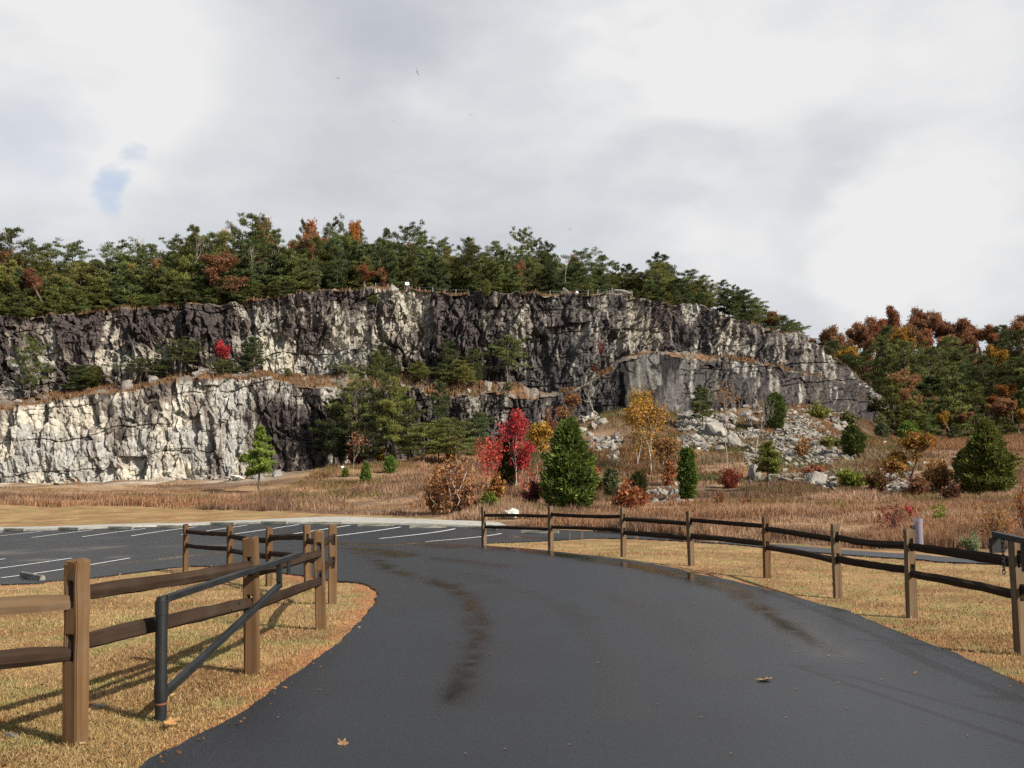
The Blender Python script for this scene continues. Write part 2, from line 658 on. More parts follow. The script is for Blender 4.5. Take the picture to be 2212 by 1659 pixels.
for u, v, Y in ((70, 1250, 25), (0, 1266, 22), (-500, 1290, 22), (0, 1149, 50), (-400, 1152, 50), (300, 1140, 50), (650, 1133, 50), (880, 1136, 49.5),
                (1084, 1144, 48), (1218, 1148, 45), (1340, 1152, 42), (1500, 1173, 34), (1818, 1194, 28.5), (2190, 1217, 24), (1674, 1181, 31),
                (0, 1142, 53), (400, 1134, 53.5), (725, 1120, 56), (833, 1122.5, 55), (1039, 1130, 51.5), (0, 1090.6, 78), (78, 1094.5, 77),
                (294, 1091, 78), (372, 1099, 72), (600, 1105, 66), (-400, 1085, 80), (830, 1110, 62), (1000, 1105, 60), (1100, 1120, 54), (1240, 1106, 62),
                (1340, 1110, 56), (1480, 1086, 72), (1560, 1110, 52), (1700, 1110, 50), (1900, 1140, 40), (2100, 1175, 32), (2300, 1190, 30),
                (160, 1047, 118), (0, 1046, 121), (-300, 1052, 119), (300, 1041, 121), (500, 1034, 122), (560, 1066, 95), (700, 1012, 124),
                (850, 1000, 124), (1000, 1000, 124), (790, 1048, 98), (1020, 1050, 88), (1100, 1060, 80), (1330, 1000, 112), (1300, 985, 118),
                (1376, 1014, 107), (1402, 1026, 103), (1434, 1051, 90), (1570, 1010, 106), (1634, 981, 116), (1660, 1065, 82), (1733, 969, 120),
                (1750, 1040, 92), (1844, 988, 112), (1750, 1075, 76), (2000, 1050, 80), (2137, 1070, 72), (2050, 1010, 96), (2300, 1060, 70),
                (1950, 962, 148), (2060, 960, 148), (1900, 950, 162), (2000, 946, 172), (2150, 952, 160), (2350, 965, 140), (1180, 935, 138),
                (1300, 905, 140), (1340, 892, 146), (1450, 905, 146), (1518, 928, 138), (1600, 905, 144), (1673, 928, 136), (1700, 885, 155),
                (1780, 905, 155), (1850, 905, 168), (1950, 865, 225), (2100, 858, 225), (2300, 858, 210), (1950, 778, 262), (2100, 770, 262),
                (2350, 770, 250), (1905, 895, 205), (1950, 860, 420), (2350, 860, 420)):
    ctrl.append(P(u, v, Y))
ctrl = np.array(ctrl)


def tcoord(x, y):
    return np.stack([x / (y + 9) * 1.6, np.log(np.maximum(y + 9, .5))], -1)


def tps_k(r2):
    return np.where(r2 > 1e-12, .5 * r2 * np.log(np.maximum(r2, 1e-12)), 0)


_q = tcoord(ctrl[:, 0], ctrl[:, 1])
_n = len(_q)
_K = tps_k(((_q[:, None] - _q[None]) ** 2).sum(-1)) + np.eye(_n) * 3e-4
_A = np.zeros((_n + 3, _n + 3))
_A[:_n, :_n] = _K
_A[:_n, _n] = 1
_A[:_n, _n + 1:] = _q
_A[_n:, :_n] = _A[:_n, _n:].T
_W = np.linalg.solve(_A, np.concatenate([ctrl[:, 2], np.zeros(3)]))


def gz(x, y):
    x, y = np.atleast_1d(np.asarray(x, float)), np.atleast_1d(np.asarray(y, float))
    y2 = np.clip(y, -5, 420)
    q = tcoord(np.clip(x, -1.25 * (y2 + 9), 1.25 * (y2 + 9)), y2)
    out = np.empty(len(q))
    for s in range(0, len(q), 20000):
        d = ((q[s:s + 20000, None] - _q[None]) ** 2).sum(-1)
        out[s:s + 20000] = tps_k(d) @ _W[:_n] + _W[_n] + q[s:s + 20000] @ _W[_n + 1:]
    return out


def g1(x, y):
    return float(gz(x, y)[0])


def hit(u, v):
    """where the line of sight of a pixel meets the ground"""
    dx, dy, dz = ray(u, v)
    Y = np.geomspace(2.5, 300, 700)
    k = Y / dy
    below = EYE + dz * k < gz(dx * k, Y)
    if not below.any():
        i = len(Y) - 1
    else:
        i = int(np.argmax(below))
    lo, hi = Y[max(i - 1, 0)], Y[i]
    for _ in range(14):
        m = (lo + hi) / 2
        if EYE + dz * m / dy < g1(dx * m / dy, m):
            hi = m
        else:
            lo = m
    return Vector((dx * hi / dy, hi, g1(dx * hi / dy, hi)))


def hits(pts):
    return [hit(*p) for p in pts]


def spline(pts, n=8):
    """Catmull-Rom through 2-D points"""
    pts = [np.array(p[:2], float) for p in pts]
    out = []
    for i in range(len(pts) - 1):
        p0, p1, p2, p3 = pts[max(i - 1, 0)], pts[i], pts[i + 1], pts[min(i + 2, len(pts) - 1)]
        for k in range(n):
            t = k / n
            out.append(.5 * (2 * p1 + (p2 - p0) * t + (2 * p0 - 5 * p1 + 4 * p2 - p3) * t * t + (3 * p1 - p0 - 3 * p2 + p3) * t ** 3))
    out.append(pts[-1])
    return out


def in_poly(x, y, poly):
    poly = np.asarray(poly)
    r = np.zeros(len(x), bool)
    j = len(poly) - 1
    for i in range(len(poly)):
        xi, yi, xj, yj = *poly[i], *poly[j]
        c = (yi > y) != (yj > y)
        if yi != yj:
            r ^= c & (x < (xj - xi) * (y - yi) / (yj - yi) + xi)
        j = i
    return r


def seg_dist(x, y, line):
    line = np.asarray(line)
    d = np.full(len(x), 1e9)
    for a, b in zip(line[:-1], line[1:]):
        ab = b - a
        t = np.clip(((x - a[0]) * ab[0] + (y - a[1]) * ab[1]) / max(ab @ ab, 1e-9), 0, 1)
        d = np.minimum(d, np.hypot(x - a[0] - t * ab[0], y - a[1] - t * ab[1]))
    return d


# ------------------------------------------------------------------ outlines of the asphalt
left_edge = [(-3.0, -6), (-2.35, 1.5), (-2.2, 4.2)] + [tuple(p[:2]) for p in hits([(305, 1659), (430, 1600), (560, 1520), (660, 1447),
             (740, 1385), (785, 1340), (812, 1305), (818, 1289), (812, 1276), (790, 1265), (760, 1259.5), (728, 1257), (656, 1245), (566, 1234),
             (480, 1226), (400, 1225), (300, 1237), (196, 1250), (90, 1258), (0, 1265)])] + [(-22, 21.5), (-60, 21)]
far_edge = [(-60, 50)] + [tuple(p[:2]) for p in hits([(-300, 1151), (0, 1149), (137, 1146), (300, 1140), (441, 1135.5), (560, 1133), (650, 1132.3), (760, 1133), (882, 1135),
            (1003, 1139.5), (1110, 1142), (1218, 1146), (1340, 1153), (1430, 1162), (1500, 1169), (1674, 1177.6), (1818, 1189), (1981, 1199.5), (2190, 1212)])] + [(24, 20.8), (40, 17)]
right_edge = [(40, 14.5), (24, 18.6)] + [tuple(p[:2]) for p in hits([(2190, 1221), (1981, 1210), (1818, 1199), (1674, 1186), (1559, 1175), (1402, 1166), (1334, 1163.5),
              (1264, 1164.5), (1157, 1170.6), (1080, 1173.5), (1047, 1175), (1041, 1177.5), (1060, 1181), (1187, 1192), (1402, 1219.5), (1491, 1239.7), (1582, 1257.7),
              (1674, 1282), (1834, 1324.7), (1916, 1362), (2014, 1397), (2112, 1439), (2204, 1485)])] + [(4.28, 6.4), (4.3, 4), (4.5, 1), (5, -6)]
asphalt = []
for part in (left_edge, far_edge, right_edge):
    asphalt += spline(part, 14)
asphalt = np.array(asphalt)
_near = np.clip(1.4 - asphalt[:, 1] / 40, .3, 1)[:, None]
asphalt = asphalt + _near * np.stack([fbm(asphalt * 2.3 + 5, 3, 141) - .5, fbm(asphalt * 2.3 + 40, 3, 142) - .5], -1) * .13
walk_far = [tuple(p[:2]) for p in hits([(-300, 1147), (0, 1143), (137, 1140), (392, 1133.5), (564, 1126), (725, 1120), (833, 1122.5), (940, 1126.5), (1039, 1130), (1077, 1133), (1095, 1140)])]


def drape(name, outline, mat, step, lift, attrs_fn=None, skirt=.12, kind='structure'):
    """a sheet that follows the ground inside an outline, with an edge that goes into it"""
    o = np.asarray(outline)
    d = np.hypot(*(np.roll(o, -1, 0) - o).T)
    o = o[d > 1e-3]
    lo, hi = o.min(0), o.max(0)
    pts = []
    y = lo[1] + .05
    while y < hi[1]:
        s = step * (max(y, 2) + 6) / 10
        xs = np.arange(lo[0], hi[0], s) + rng.uniform(0, s)
        xs = xs[np.abs(xs) < max(14, y * .75)]
        pts.append(np.stack([xs + rng.uniform(-.2, .2, len(xs)) * s, np.full(len(xs), y) + rng.uniform(-.2, .2, len(xs)) * s], -1))
        y += s
    pts = np.concatenate(pts)
    m = in_poly(pts[:, 0], pts[:, 1], o)
    m &= seg_dist(pts[:, 0], pts[:, 1], np.vstack([o, o[:1]])) > .05
    pts = pts[m]
    n = len(o)
    V, E, F, *_ = geometry.delaunay_2d_cdt([Vector(p) for p in o] + [Vector(p) for p in pts],
                                          [(i, (i + 1) % n) for i in range(n)], [], 1, 1e-5)
    V = np.array([(v[0], v[1]) for v in V])
    F = np.array([f for f in F if len(f) == 3])
    c = V[F].mean(1)
    F = F[in_poly(c[:, 0], c[:, 1], o)]
    cr = np.cross(V[F[:, 1]] - V[F[:, 0]], V[F[:, 2]] - V[F[:, 0]])
    F[cr < 0] = F[cr < 0][:, ::-1]
    z = gz(V[:, 0], V[:, 1]) + lift
    top = np.column_stack([V, z])
    ro = np.column_stack([o, gz(o[:, 0], o[:, 1]) + lift])
    rd = ro - (0, 0, skirt)
    b = len(top)
    i = np.arange(n)
    Q = np.stack([b + i, b + (i + 1) % n, b + n + (i + 1) % n, b + n + i], -1)
    allv = np.vstack([top, ro, rd])
    at = attrs_fn(allv) if attrs_fn else None
    ob = link(name, mesh_np(name, allv, [F, Q], mat, attrs=at))
    if kind:
        ob['kind'] = kind
    return ob


WET = [([(770, 1192), (860, 1240), (940, 1258), (1000, 1285), (1030, 1330), (1036, 1390), (1012, 1450), (975, 1530)], .15, .62),
       ([(1045, 1184), (1130, 1190), (1240, 1205), (1380, 1228), (1480, 1248), (1600, 1282)], .36, .80),
       ([(1480, 1240), (1570, 1270), (1640, 1318), (1720, 1370), (1800, 1420)], .22, .75),
       ([(1320, 1290), (1440, 1350), (1500, 1400), (1560, 1460)], .16, .28),
       ([(720, 1176), (850, 1179), (960, 1172)], .5, .8), ([(770, 1186), (830, 1192), (880, 1204)], .35, .7),
       ([(930, 1178), (990, 1184), (1010, 1180)], .5, .6), ([(940, 1208), (1080, 1226)], .3, .4),
       ([(230, 1222), (330, 1212), (470, 1196)], .4, .6), ([(560, 1196), (640, 1190), (730, 1186)], .4, .5), ([(1100, 1160), (1300, 1172)], .5, .55),
       ([(1230, 1300), (1290, 1420), (1310, 1560)], .09, .22), ([(1020, 1240), (1180, 1300), (1300, 1400), (1380, 1560)], .12, .22), ([(900, 1225), (1100, 1270), (1300, 1350)], .12, .2)]
WET = [(np.array([tuple(h[:2]) for h in hits(l)]), w, s) for l, w, s in WET]
DUST = [([(0, 1196), (140, 1190), (300, 1180)], 1.0, .45), ([(40, 1214), (150, 1208), (240, 1206)], .5, .5), ([(360, 1180), (560, 1178)], .7, .25), ([(0, 1168), (250, 1163)], .5, .15)]
DUST = [(np.array([tuple(h[:2]) for h in hits(l)]), w, s) for l, w, s in DUST]


def road_attrs(v):
    x, y = v[:, 0], v[:, 1]
    nz = fbm(np.stack([x, y], -1) * 1.3, 4, 5)
    ns = fbm(np.stack([x * 3, y * 3], -1), 3, 9)
    wet = np.zeros(len(x))
    for l, w, s in WET:
        d = np.maximum(seg_dist(x, y, l) + (ns - .5) * w * .9, 0)
        wet = np.maximum(wet, s * np.exp(-np.clip(d / w, 0, 9) ** 2) * (.75 + .5 * nz))
    dust = np.zeros(len(x))
    for l, w, s in DUST:
        dust = np.maximum(dust, s * np.exp(-(seg_dist(x, y, l) / w) ** 2) * sstep(nz, .35, .65))
    return {'wet': np.clip(wet * 1.25, 0, 1), 'dust': dust}


tag(drape('road', asphalt, M_ASPHALT, .13, .03, road_attrs), 'fresh dark asphalt drive, car park and side path with damp streaks', 'road')
walk = np.array(spline(walk_far, 5))
near_walk = np.array([p for p in spline([tuple(h[:2]) for h in hits([(1095, 1141.6), (1003, 1139), (882, 1134.6), (760, 1132.6), (650, 1131.8), (560, 1132.4), (441, 1134.9), (300, 1139.4), (137, 1145.3), (0, 1148.3), (-300, 1150.3)])], 5)])
tag(drape('pavement', np.vstack([walk[::1], near_walk]), M_CONC, .35, .11, None, .2), 'pale concrete pavement along the far edge of the car park', 'pavement')


# painted lines of the parking bays
def strip(a, b, w=.10):
    a, b = np.array(a[:2]), np.array(b[:2])
    n = 16
    d = (b - a) / np.hypot(*(b - a))
    s = np.array([-d[1], d[0]]) * w / 2
    t = np.linspace(0, 1, n)[:, None]
    c = a + (b - a) * t
    v = np.concatenate([c - s, c + s])
    v = np.column_stack([v, gz(v[:, 0], v[:, 1]) + .042])
    i = np.arange(n - 1)
    return v, np.stack([i, i + 1, n + i + 1, n + i], -1)


def c7(x, y):
    return (x / 1.3825 * .67770, (1450 + y / 1.3825) * .67770)


far_lines = [((-160, 362), (10, 345)), ((0, 360), (185, 340)), ((140, 368), (413, 333)), ((360, 365), (640, 328)), ((577, 361), (865, 320)), ((800, 356), (1090, 312)), ((1035, 352), (1318, 310)),
             ((1250, 358), (1543, 313)), ((1480, 361), (1765, 321)), ((1672, 373), (2005, 329)), ((1877, 387), (2210, 350))]
near_lines = [((-140, 483), (22, 463)), ((-160, 525), (315, 460)), ((5, 548), (572, 460))]
for k, (a, b) in enumerate(far_lines + near_lines):
    v, q = strip(hit(*c7(*a)), hit(*c7(*b)))
    o = link('parking_line', mesh_np('parking_line', v, q, M_PAINT))
    words = ['first', 'second', 'third', 'fourth', 'fifth', 'sixth', 'seventh', 'eighth', 'ninth', 'tenth', 'eleventh']
    if k < len(far_lines):
        tag(o, f'white painted bay line on far side of car park, {words[k]} from the left', 'road marking', 'far parking bay lines', 'structure')
    else:
        tag(o, f'white painted bay line on near left of car park, {["farthest", "middle", "nearest"][k - len(far_lines)]} of three', 'road marking', 'near parking bay lines', 'structure')

# ------------------------------------------------------------------ ground sheet
lawn_left = np.array(spline([(-80, 21.0)] + [tuple(p) for p in left_edge[::-1][1:]] + [(-3, -6), (-40, -6)], 4))
lawn_far = np.array([(-90, 51)] + [tuple(p[:2]) for p in hits([(0, 1146), (300, 1138), (650, 1128), (800, 1124), (900, 1126), (1000, 1130), (960, 1122), (830, 1114), (700, 1109), (564, 1105), (470, 1101), (372, 1098.5), (294, 1092), (180, 1093.5), (78, 1094), (0, 1090.5)])] + [(-90, 82)])
isl_right = np.array([tuple(p) for p in spline(right_edge, 4)] + [(60, -6), (60, 14)])
verge_far = np.array([tuple(p[:2]) for p in hits([(1500, 1172), (1674, 1179), (1818, 1191), (1981, 1201), (2190, 1214), (2190, 1207), (1981, 1192), (1818, 1183), (1674, 1173), (1500, 1167)])])

NR, NC = 430, 560
yy = np.concatenate([np.exp(np.linspace(math.log(3.0), math.log(520), NR)) - 9, [700, 1200, 2500, 6000]])
aa = np.sign(np.linspace(-1, 1, NC)) * np.abs(np.linspace(-1, 1, NC)) ** 1.25 * 1.6
aa = np.concatenate([[-6, -3], aa, [3, 6]])
GX = (aa[None] * (yy[:, None] + 9)).ravel()
GY = np.repeat(yy, len(aa))
GZ = gz(GX, GY)
rough = fbm(np.stack([GX, GY], -1) * .35, 4, 3) - .5
fine = fbm(np.stack([GX, GY], -1) * 3.0, 3, 4) - .5
onroad = in_poly(GX, GY, asphalt)
dr = seg_dist(GX, GY, np.vstack([asphalt, asphalt[:1]]))
inlawn = in_poly(GX, GY, lawn_left) | in_poly(GX, GY, lawn_far) | in_poly(GX, GY, isl_right) | in_poly(GX, GY, verge_far)
amp = np.where(inlawn, .03, np.clip((GY - 40) / 60, 0, 1) * .7 + .05)
GZ = GZ + rough * amp * sstep(dr, .1, 2.0) + fine * np.where(inlawn, .02, .06) * sstep(dr, .1, 1.0)
GZ = np.where(onroad, GZ - .15 * sstep(dr, .0, .5), GZ)
patch = fbm(np.stack([GX, GY], -1) * .8, 4, 21)
patch2 = fbm(np.stack([GX, GY], -1) * 2.2, 4, 25)


def lerp(a, b, t):
    return np.asarray(a) + (np.asarray(b) - np.asarray(a)) * t[:, None]


def lawn_color(p1, p2):
    c = lerp((.275, .172, .082), (.205, .115, .055), sstep(p1, .40, .62))
    c = lerp(c, (.165, .170, .060), sstep(p2, .50, .66) * .5)
    return c


def field_color(p1, p2):
    c = lerp((.205, .124, .064), (.128, .083, .050), sstep(p1, .40, .60))
    c = lerp(c, (.265, .180, .105), sstep(p2, .50, .66) * .85)
    return c


gcol = field_color(fbm(np.stack([GX * .06, GY * .15], -1), 4, 31), fbm(np.stack([GX * .15, GY * .3], -1), 4, 33))
gcol = np.where(inlawn[:, None], lawn_color(patch, patch2), gcol)
clay = np.where(inlawn, sstep(dr + (patch2 - .5) * 1.3, .50, .05) * sstep(GY, 34, 20) * .95, 0)
clay = np.where(GX > 1.0, clay * .45, clay)
gcol = lerp(gcol, (.29, .125, .058), clay)
# bare gravel at the foot of the pale wall, forest floor on the right hill
foot = sstep(GY, 106, 118) * sstep(GX, -24, -34) * sstep(fbm(np.stack([GX, GY], -1) * .22, 4, 41), .42, .58)
gcol = lerp(gcol, (.40, .35, .29), foot * .8)
slope = sstep(GY, 112, 132) * sstep(GX, 8, 16) * sstep(GY, 185, 160)
gcol = lerp(gcol, (.12, .075, .048), slope * .75)
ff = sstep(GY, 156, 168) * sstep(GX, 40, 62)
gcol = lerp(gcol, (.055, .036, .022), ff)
nr, nc = len(yy), len(aa)
ii = (np.arange(nr - 1)[:, None] * nc + np.arange(nc - 1)[None]).ravel()
GQ = np.stack([ii, ii + 1, ii + nc + 1, ii + nc], -1)
tag(link('ground', mesh_np('ground', np.stack([GX, GY, GZ], -1), GQ, M_GROUND, gcol, smooth=True)), 'mown lawn, red clay verge and rough field rising to the cliff', 'ground', None, 'structure')


# ------------------------------------------------------------------ cliff
K = np.array([
    # u,  foot v, foot Y, bench front v, Y, bench back v, Y, top v, Y
    (-300, 1052, 121, 930, 123.5, 905, 131, 705, 134),
    (0, 1045, 124, 893, 126.5, 868, 134, 690, 136.5),
    (100, 1042, 124.5, 872, 127, 850, 134.5, 682, 137),
    (220, 1038, 125, 852, 127.5, 836, 135, 673, 137.5),
    (330, 1036, 125.5, 843, 128, 824, 135, 668, 137.5),
    (345, 1036, 125.5, 836, 128, 822, 135, 664, 137.5),
    (400, 1035, 126, 829, 128.5, 811, 135, 659, 137.5),
    (480, 1033, 126.4, 819, 128.9, 805, 135.3, 655, 137.8),
    (500, 1032, 126.5, 817, 129, 804, 135.5, 651, 137.8),
    (600, 1026, 127, 817, 129.5, 809, 136, 643, 138.5),
    (690, 1016, 128, 840, 130.5, 812, 137, 628, 139.5),
    (720, 1002, 132, 842, 134, 808, 138.5, 627, 140.5),
    (780, 990, 134, 835, 136.5, 803, 140.5, 624, 142.5),
    (880, 985, 136, 840, 138.5, 812, 142, 627, 144),
    (980, 978, 137, 856, 139.5, 818, 143.5, 633, 146),
    (1085, 965, 139, 852, 142, 824, 145, 635, 148),
    (1180, 940, 142, 862, 144.5, 846, 147, 638, 150),
    (1250, 925, 144, 842, 146.2, 834, 147, 641, 152),
    (1290, 912, 145.5, 818, 148.5, 812, 149.5, 640, 154),
    (1325, 900, 147, 800, 151, 795, 152, 639, 157),
    (1345, 899, 147, 776, 152, 768, 155, 639, 158),
    (1400, 884, 149, 765, 156, 757, 159, 650, 162),
    (1500, 876, 152, 770, 160, 763, 163, 660, 166),
    (1600, 862, 156, 783, 164, 775, 166.5, 692, 170),
    (1660, 852, 159, 795, 166, 788, 168, 715, 172),
    (1715, 880, 162, 808, 168, 803, 169.5, 722, 174),
    (1780, 893, 165, 818, 171, 815, 172.2, 753, 177),
    (1840, 898, 169, 840, 174, 838, 175, 798, 179),
    (1865, 900, 172, 860, 176, 858, 177, 822, 181),
    (1890, 905, 177, 878, 181, 877, 182, 850, 186),
    (1925, 915, 188, 906, 190, 905, 191, 890, 196)], float)
CU = np.arange(-300, 1925, 1.55)
ck = [np.interp(CU, K[:, 0], K[:, j]) for j in range(1, 9)]
jag = fbm(np.stack([CU / 26, CU * 0], -1), 4, 51) - .5
jag2 = worley(np.stack([CU / 34, CU * 0 + .5], -1), 52)[2] - .5
jag3 = fbm(np.stack([CU / 40, CU * 0], -1), 4, 53) - .5
jag4 = worley(np.stack([CU / 45, CU * 0 + .5], -1), 54)[2] - .5
n1 = Pn(CU, ck[0], ck[1])
n0 = n1 + np.array((0, -1.0, -4.0))
n2 = Pn(CU, ck[2] + jag3 * 12 + jag4 * 10, ck[3])
n3 = Pn(CU, ck[4] + jag3 * 8, ck[5])
n5 = Pn(CU, ck[6] + jag * 9 + jag2 * 7, ck[7])
n4 = n3 * .45 + n5 * .55 + np.array((0, -.35, 0))
n6 = n5 + np.array((0, 8, 1.4))
n7 = n5 + np.array((0, 40, 3.0))
n8 = n5 + np.array((0, 130, -30))
nodes = [n0, n1, n2, n3, n4, n5, n6, n7, n8]
rows = [6, 125, 26, 66, 74, 16, 8, 5]
vs, seg, tt = [], [], []
for k, r in enumerate(rows):
    for j in range(r):
        t = j / r
        vs.append(nodes[k] * (1 - t) + nodes[k + 1] * t)
        seg.append(k)
        tt.append(t)
vs.append(nodes[-1])
seg.append(7)
tt.append(1)
CV = np.stack(vs)                      # rows, cols, 3
seg, tt = np.array(seg), np.array(tt)
nRr, nCc = CV.shape[:2]
tang = np.gradient((n1 + n5) / 2, axis=0)
kern = np.ones(121) / 121
for c_ in range(3):
    tang[:, c_] = np.convolve(np.pad(tang[:, c_], 60, mode='edge'), kern, 'valid')
nrm = np.stack([tang[:, 1], -tang[:, 0], np.zeros(len(tang))], -1)
nrm /= np.linalg.norm(nrm, axis=1)[:, None]
arc = np.concatenate([[0], np.cumsum(np.hypot(*np.diff(n3[:, :2], axis=0).T))])
face_w = np.zeros(nRr)
for k, w0, w1 in ((0, 1, 1), (1, 1, 1), (2, .55, .55), (3, 1, 1), (4, 1, 1), (5, .35, .05), (6, .05, 0), (7, 0, 0)):
    m = seg == k
    face_w[m] = w0 + (w1 - w0) * tt[m]
face_w[(seg == 1) & (tt > .94)] *= .9
S = np.repeat(arc[None], nRr, 0).ravel()
Z = CV[:, :, 2].ravel()
Uf = np.repeat(CU[None], nRr, 0).ravel()
SEG = np.repeat(seg[:, None], nCc, 1).ravel()
wx = (fbm(np.stack([S / 7, Z / 7], -1), 3, 61) - .5) * 5
wz = (fbm(np.stack([S / 7, Z / 7], -1), 3, 65) - .5) * 5
sl = sstep(Uf + 22 * (fbm(np.stack([S / 3, Z / 3], -1), 3, 123) - .5), 1322, 1352) * (SEG <= 1) * (1 - .55 * sstep(Uf, 1450, 1500)) * (1 - .35 * sstep(Uf, 1600, 1680))                 # the sloping slab is smoother
rt = sstep(Uf, 1560, 1660)
shear = .35 * Z
disp = np.zeros(len(S))
crack = np.zeros(len(S))
tone = np.zeros(len(S))
for (sx, sz, amp_, tilt, seed, cw) in ((6.5, 13.0, 1.9, 1.1, 71, .0), (2.6, 5.6, .95, 1.4, 73, .04), (1.05, 2.2, .60, 1.5, 75, .05), (.48, .85, .30, 1.3, 77, .0)):
    p = np.stack([(S + wx * (sx / 7) + shear * .25) / sx, (Z + wz * (sz / 7) - S * .16) / sz], -1)
    f1, f2, cid, off = worley(p, seed, .75)
    g1_ = hash01(np.floor(cid * 1e6), np.floor(cid * 1e6) * 0, seed=5) - .5
    g2_ = hash01(np.floor(cid * 1e6), np.floor(cid * 1e6) * 0, seed=6) - .5
    a_ = amp_ * (1 - .72 * sl) * (1 - .30 * rt)
    disp += a_ * (cid - .5) + a_ * tilt * (off[:, 0] * g1_ * 1.6 + off[:, 1] * g2_ * 1.2)
    if cw:
        ck_ = np.exp(-((f2 - f1) / cw) ** 2) * sstep(fbm(np.stack([S / 4, Z / 4], -1), 3, seed + 40), .46, .60)
        disp -= ck_ * amp_ * .35 * (1 - .6 * sl) * (1 - .4 * rt)
        crack = np.maximum(crack, ck_ * (.55 if sx > 3 else .4))
    tone += (cid - .5) * {71: .12, 73: .10, 75: .07, 77: .05}[seed]
rid = np.abs(fbm(np.stack([S / 2.2, Z / 5.5], -1), 5, 81) - .5) * 2
disp += (fbm(np.stack([S / 5, Z / 9], -1), 5, 83) - .5) * 2.2 - rid * .6
saw1 = ((S * .80 + Z * .55 + wx * 1.1) / 5.2) % 1 - .5
saw2 = ((S * .90 - Z * .42 + wz * 1.2) / 3.4) % 1 - .5
saw3 = ((S * .35 + Z * .95 + wx) / 2.9) % 1 - .5
sm = [sstep(fbm(np.stack([S / 8, Z / 8], -1), 3, 131 + k), .42, .58) for k in range(3)]
disp += (saw1 * 1.5 * sm[0] - saw2 * 1.1 * sm[1] + saw3 * .8 * sm[2]) * (1 - .8 * sl) * (1 - .2 * rt)
disp += ((fbm(np.stack([(S + wx * .3) / .8, Z / 6.5], -1), 4, 111) - .5) * .75 + (fbm(np.stack([S / .9, Z / .7], -1), 3, 113) - .5) * .45) * (1 - .8 * sl) * (1 - .35 * rt)
bed = np.abs(((Z - S * .13 + wz * .5) / 4.3) % 1 - .5)
bedm = sstep(.025 - bed, 0, .02) * sstep(fbm(np.stack([S / 9, Z / 5], -1), 3, 115), .48, .58)
bedm = bedm * (1 - .92 * sl)
disp -= bedm * .55
crack = np.maximum(crack, bedm * .5)
disp *= 1 - .42 * sstep(Uf, 690, 560) * (SEG == 1)
disp *= np.repeat(face_w[:, None], nCc, 1).ravel()
# overhang under the top blocks in the middle, ledge in the lower pale wall
CVf = CV.reshape(-1, 3) + np.tile(nrm, (nRr, 1)) * disp[:, None]
flat = np.repeat(((seg == 2) | (seg >= 5))[:, None], nCc, 1).ravel()
CVf[:, 2] += np.where(flat, (fbm(np.stack([S / 3, CVf[:, 1] / 3], -1), 4, 85) - .45) * 1.1 * np.where(SEG == 2, 1, 1.2), 0) * np.where(SEG >= 7, 0, 1)

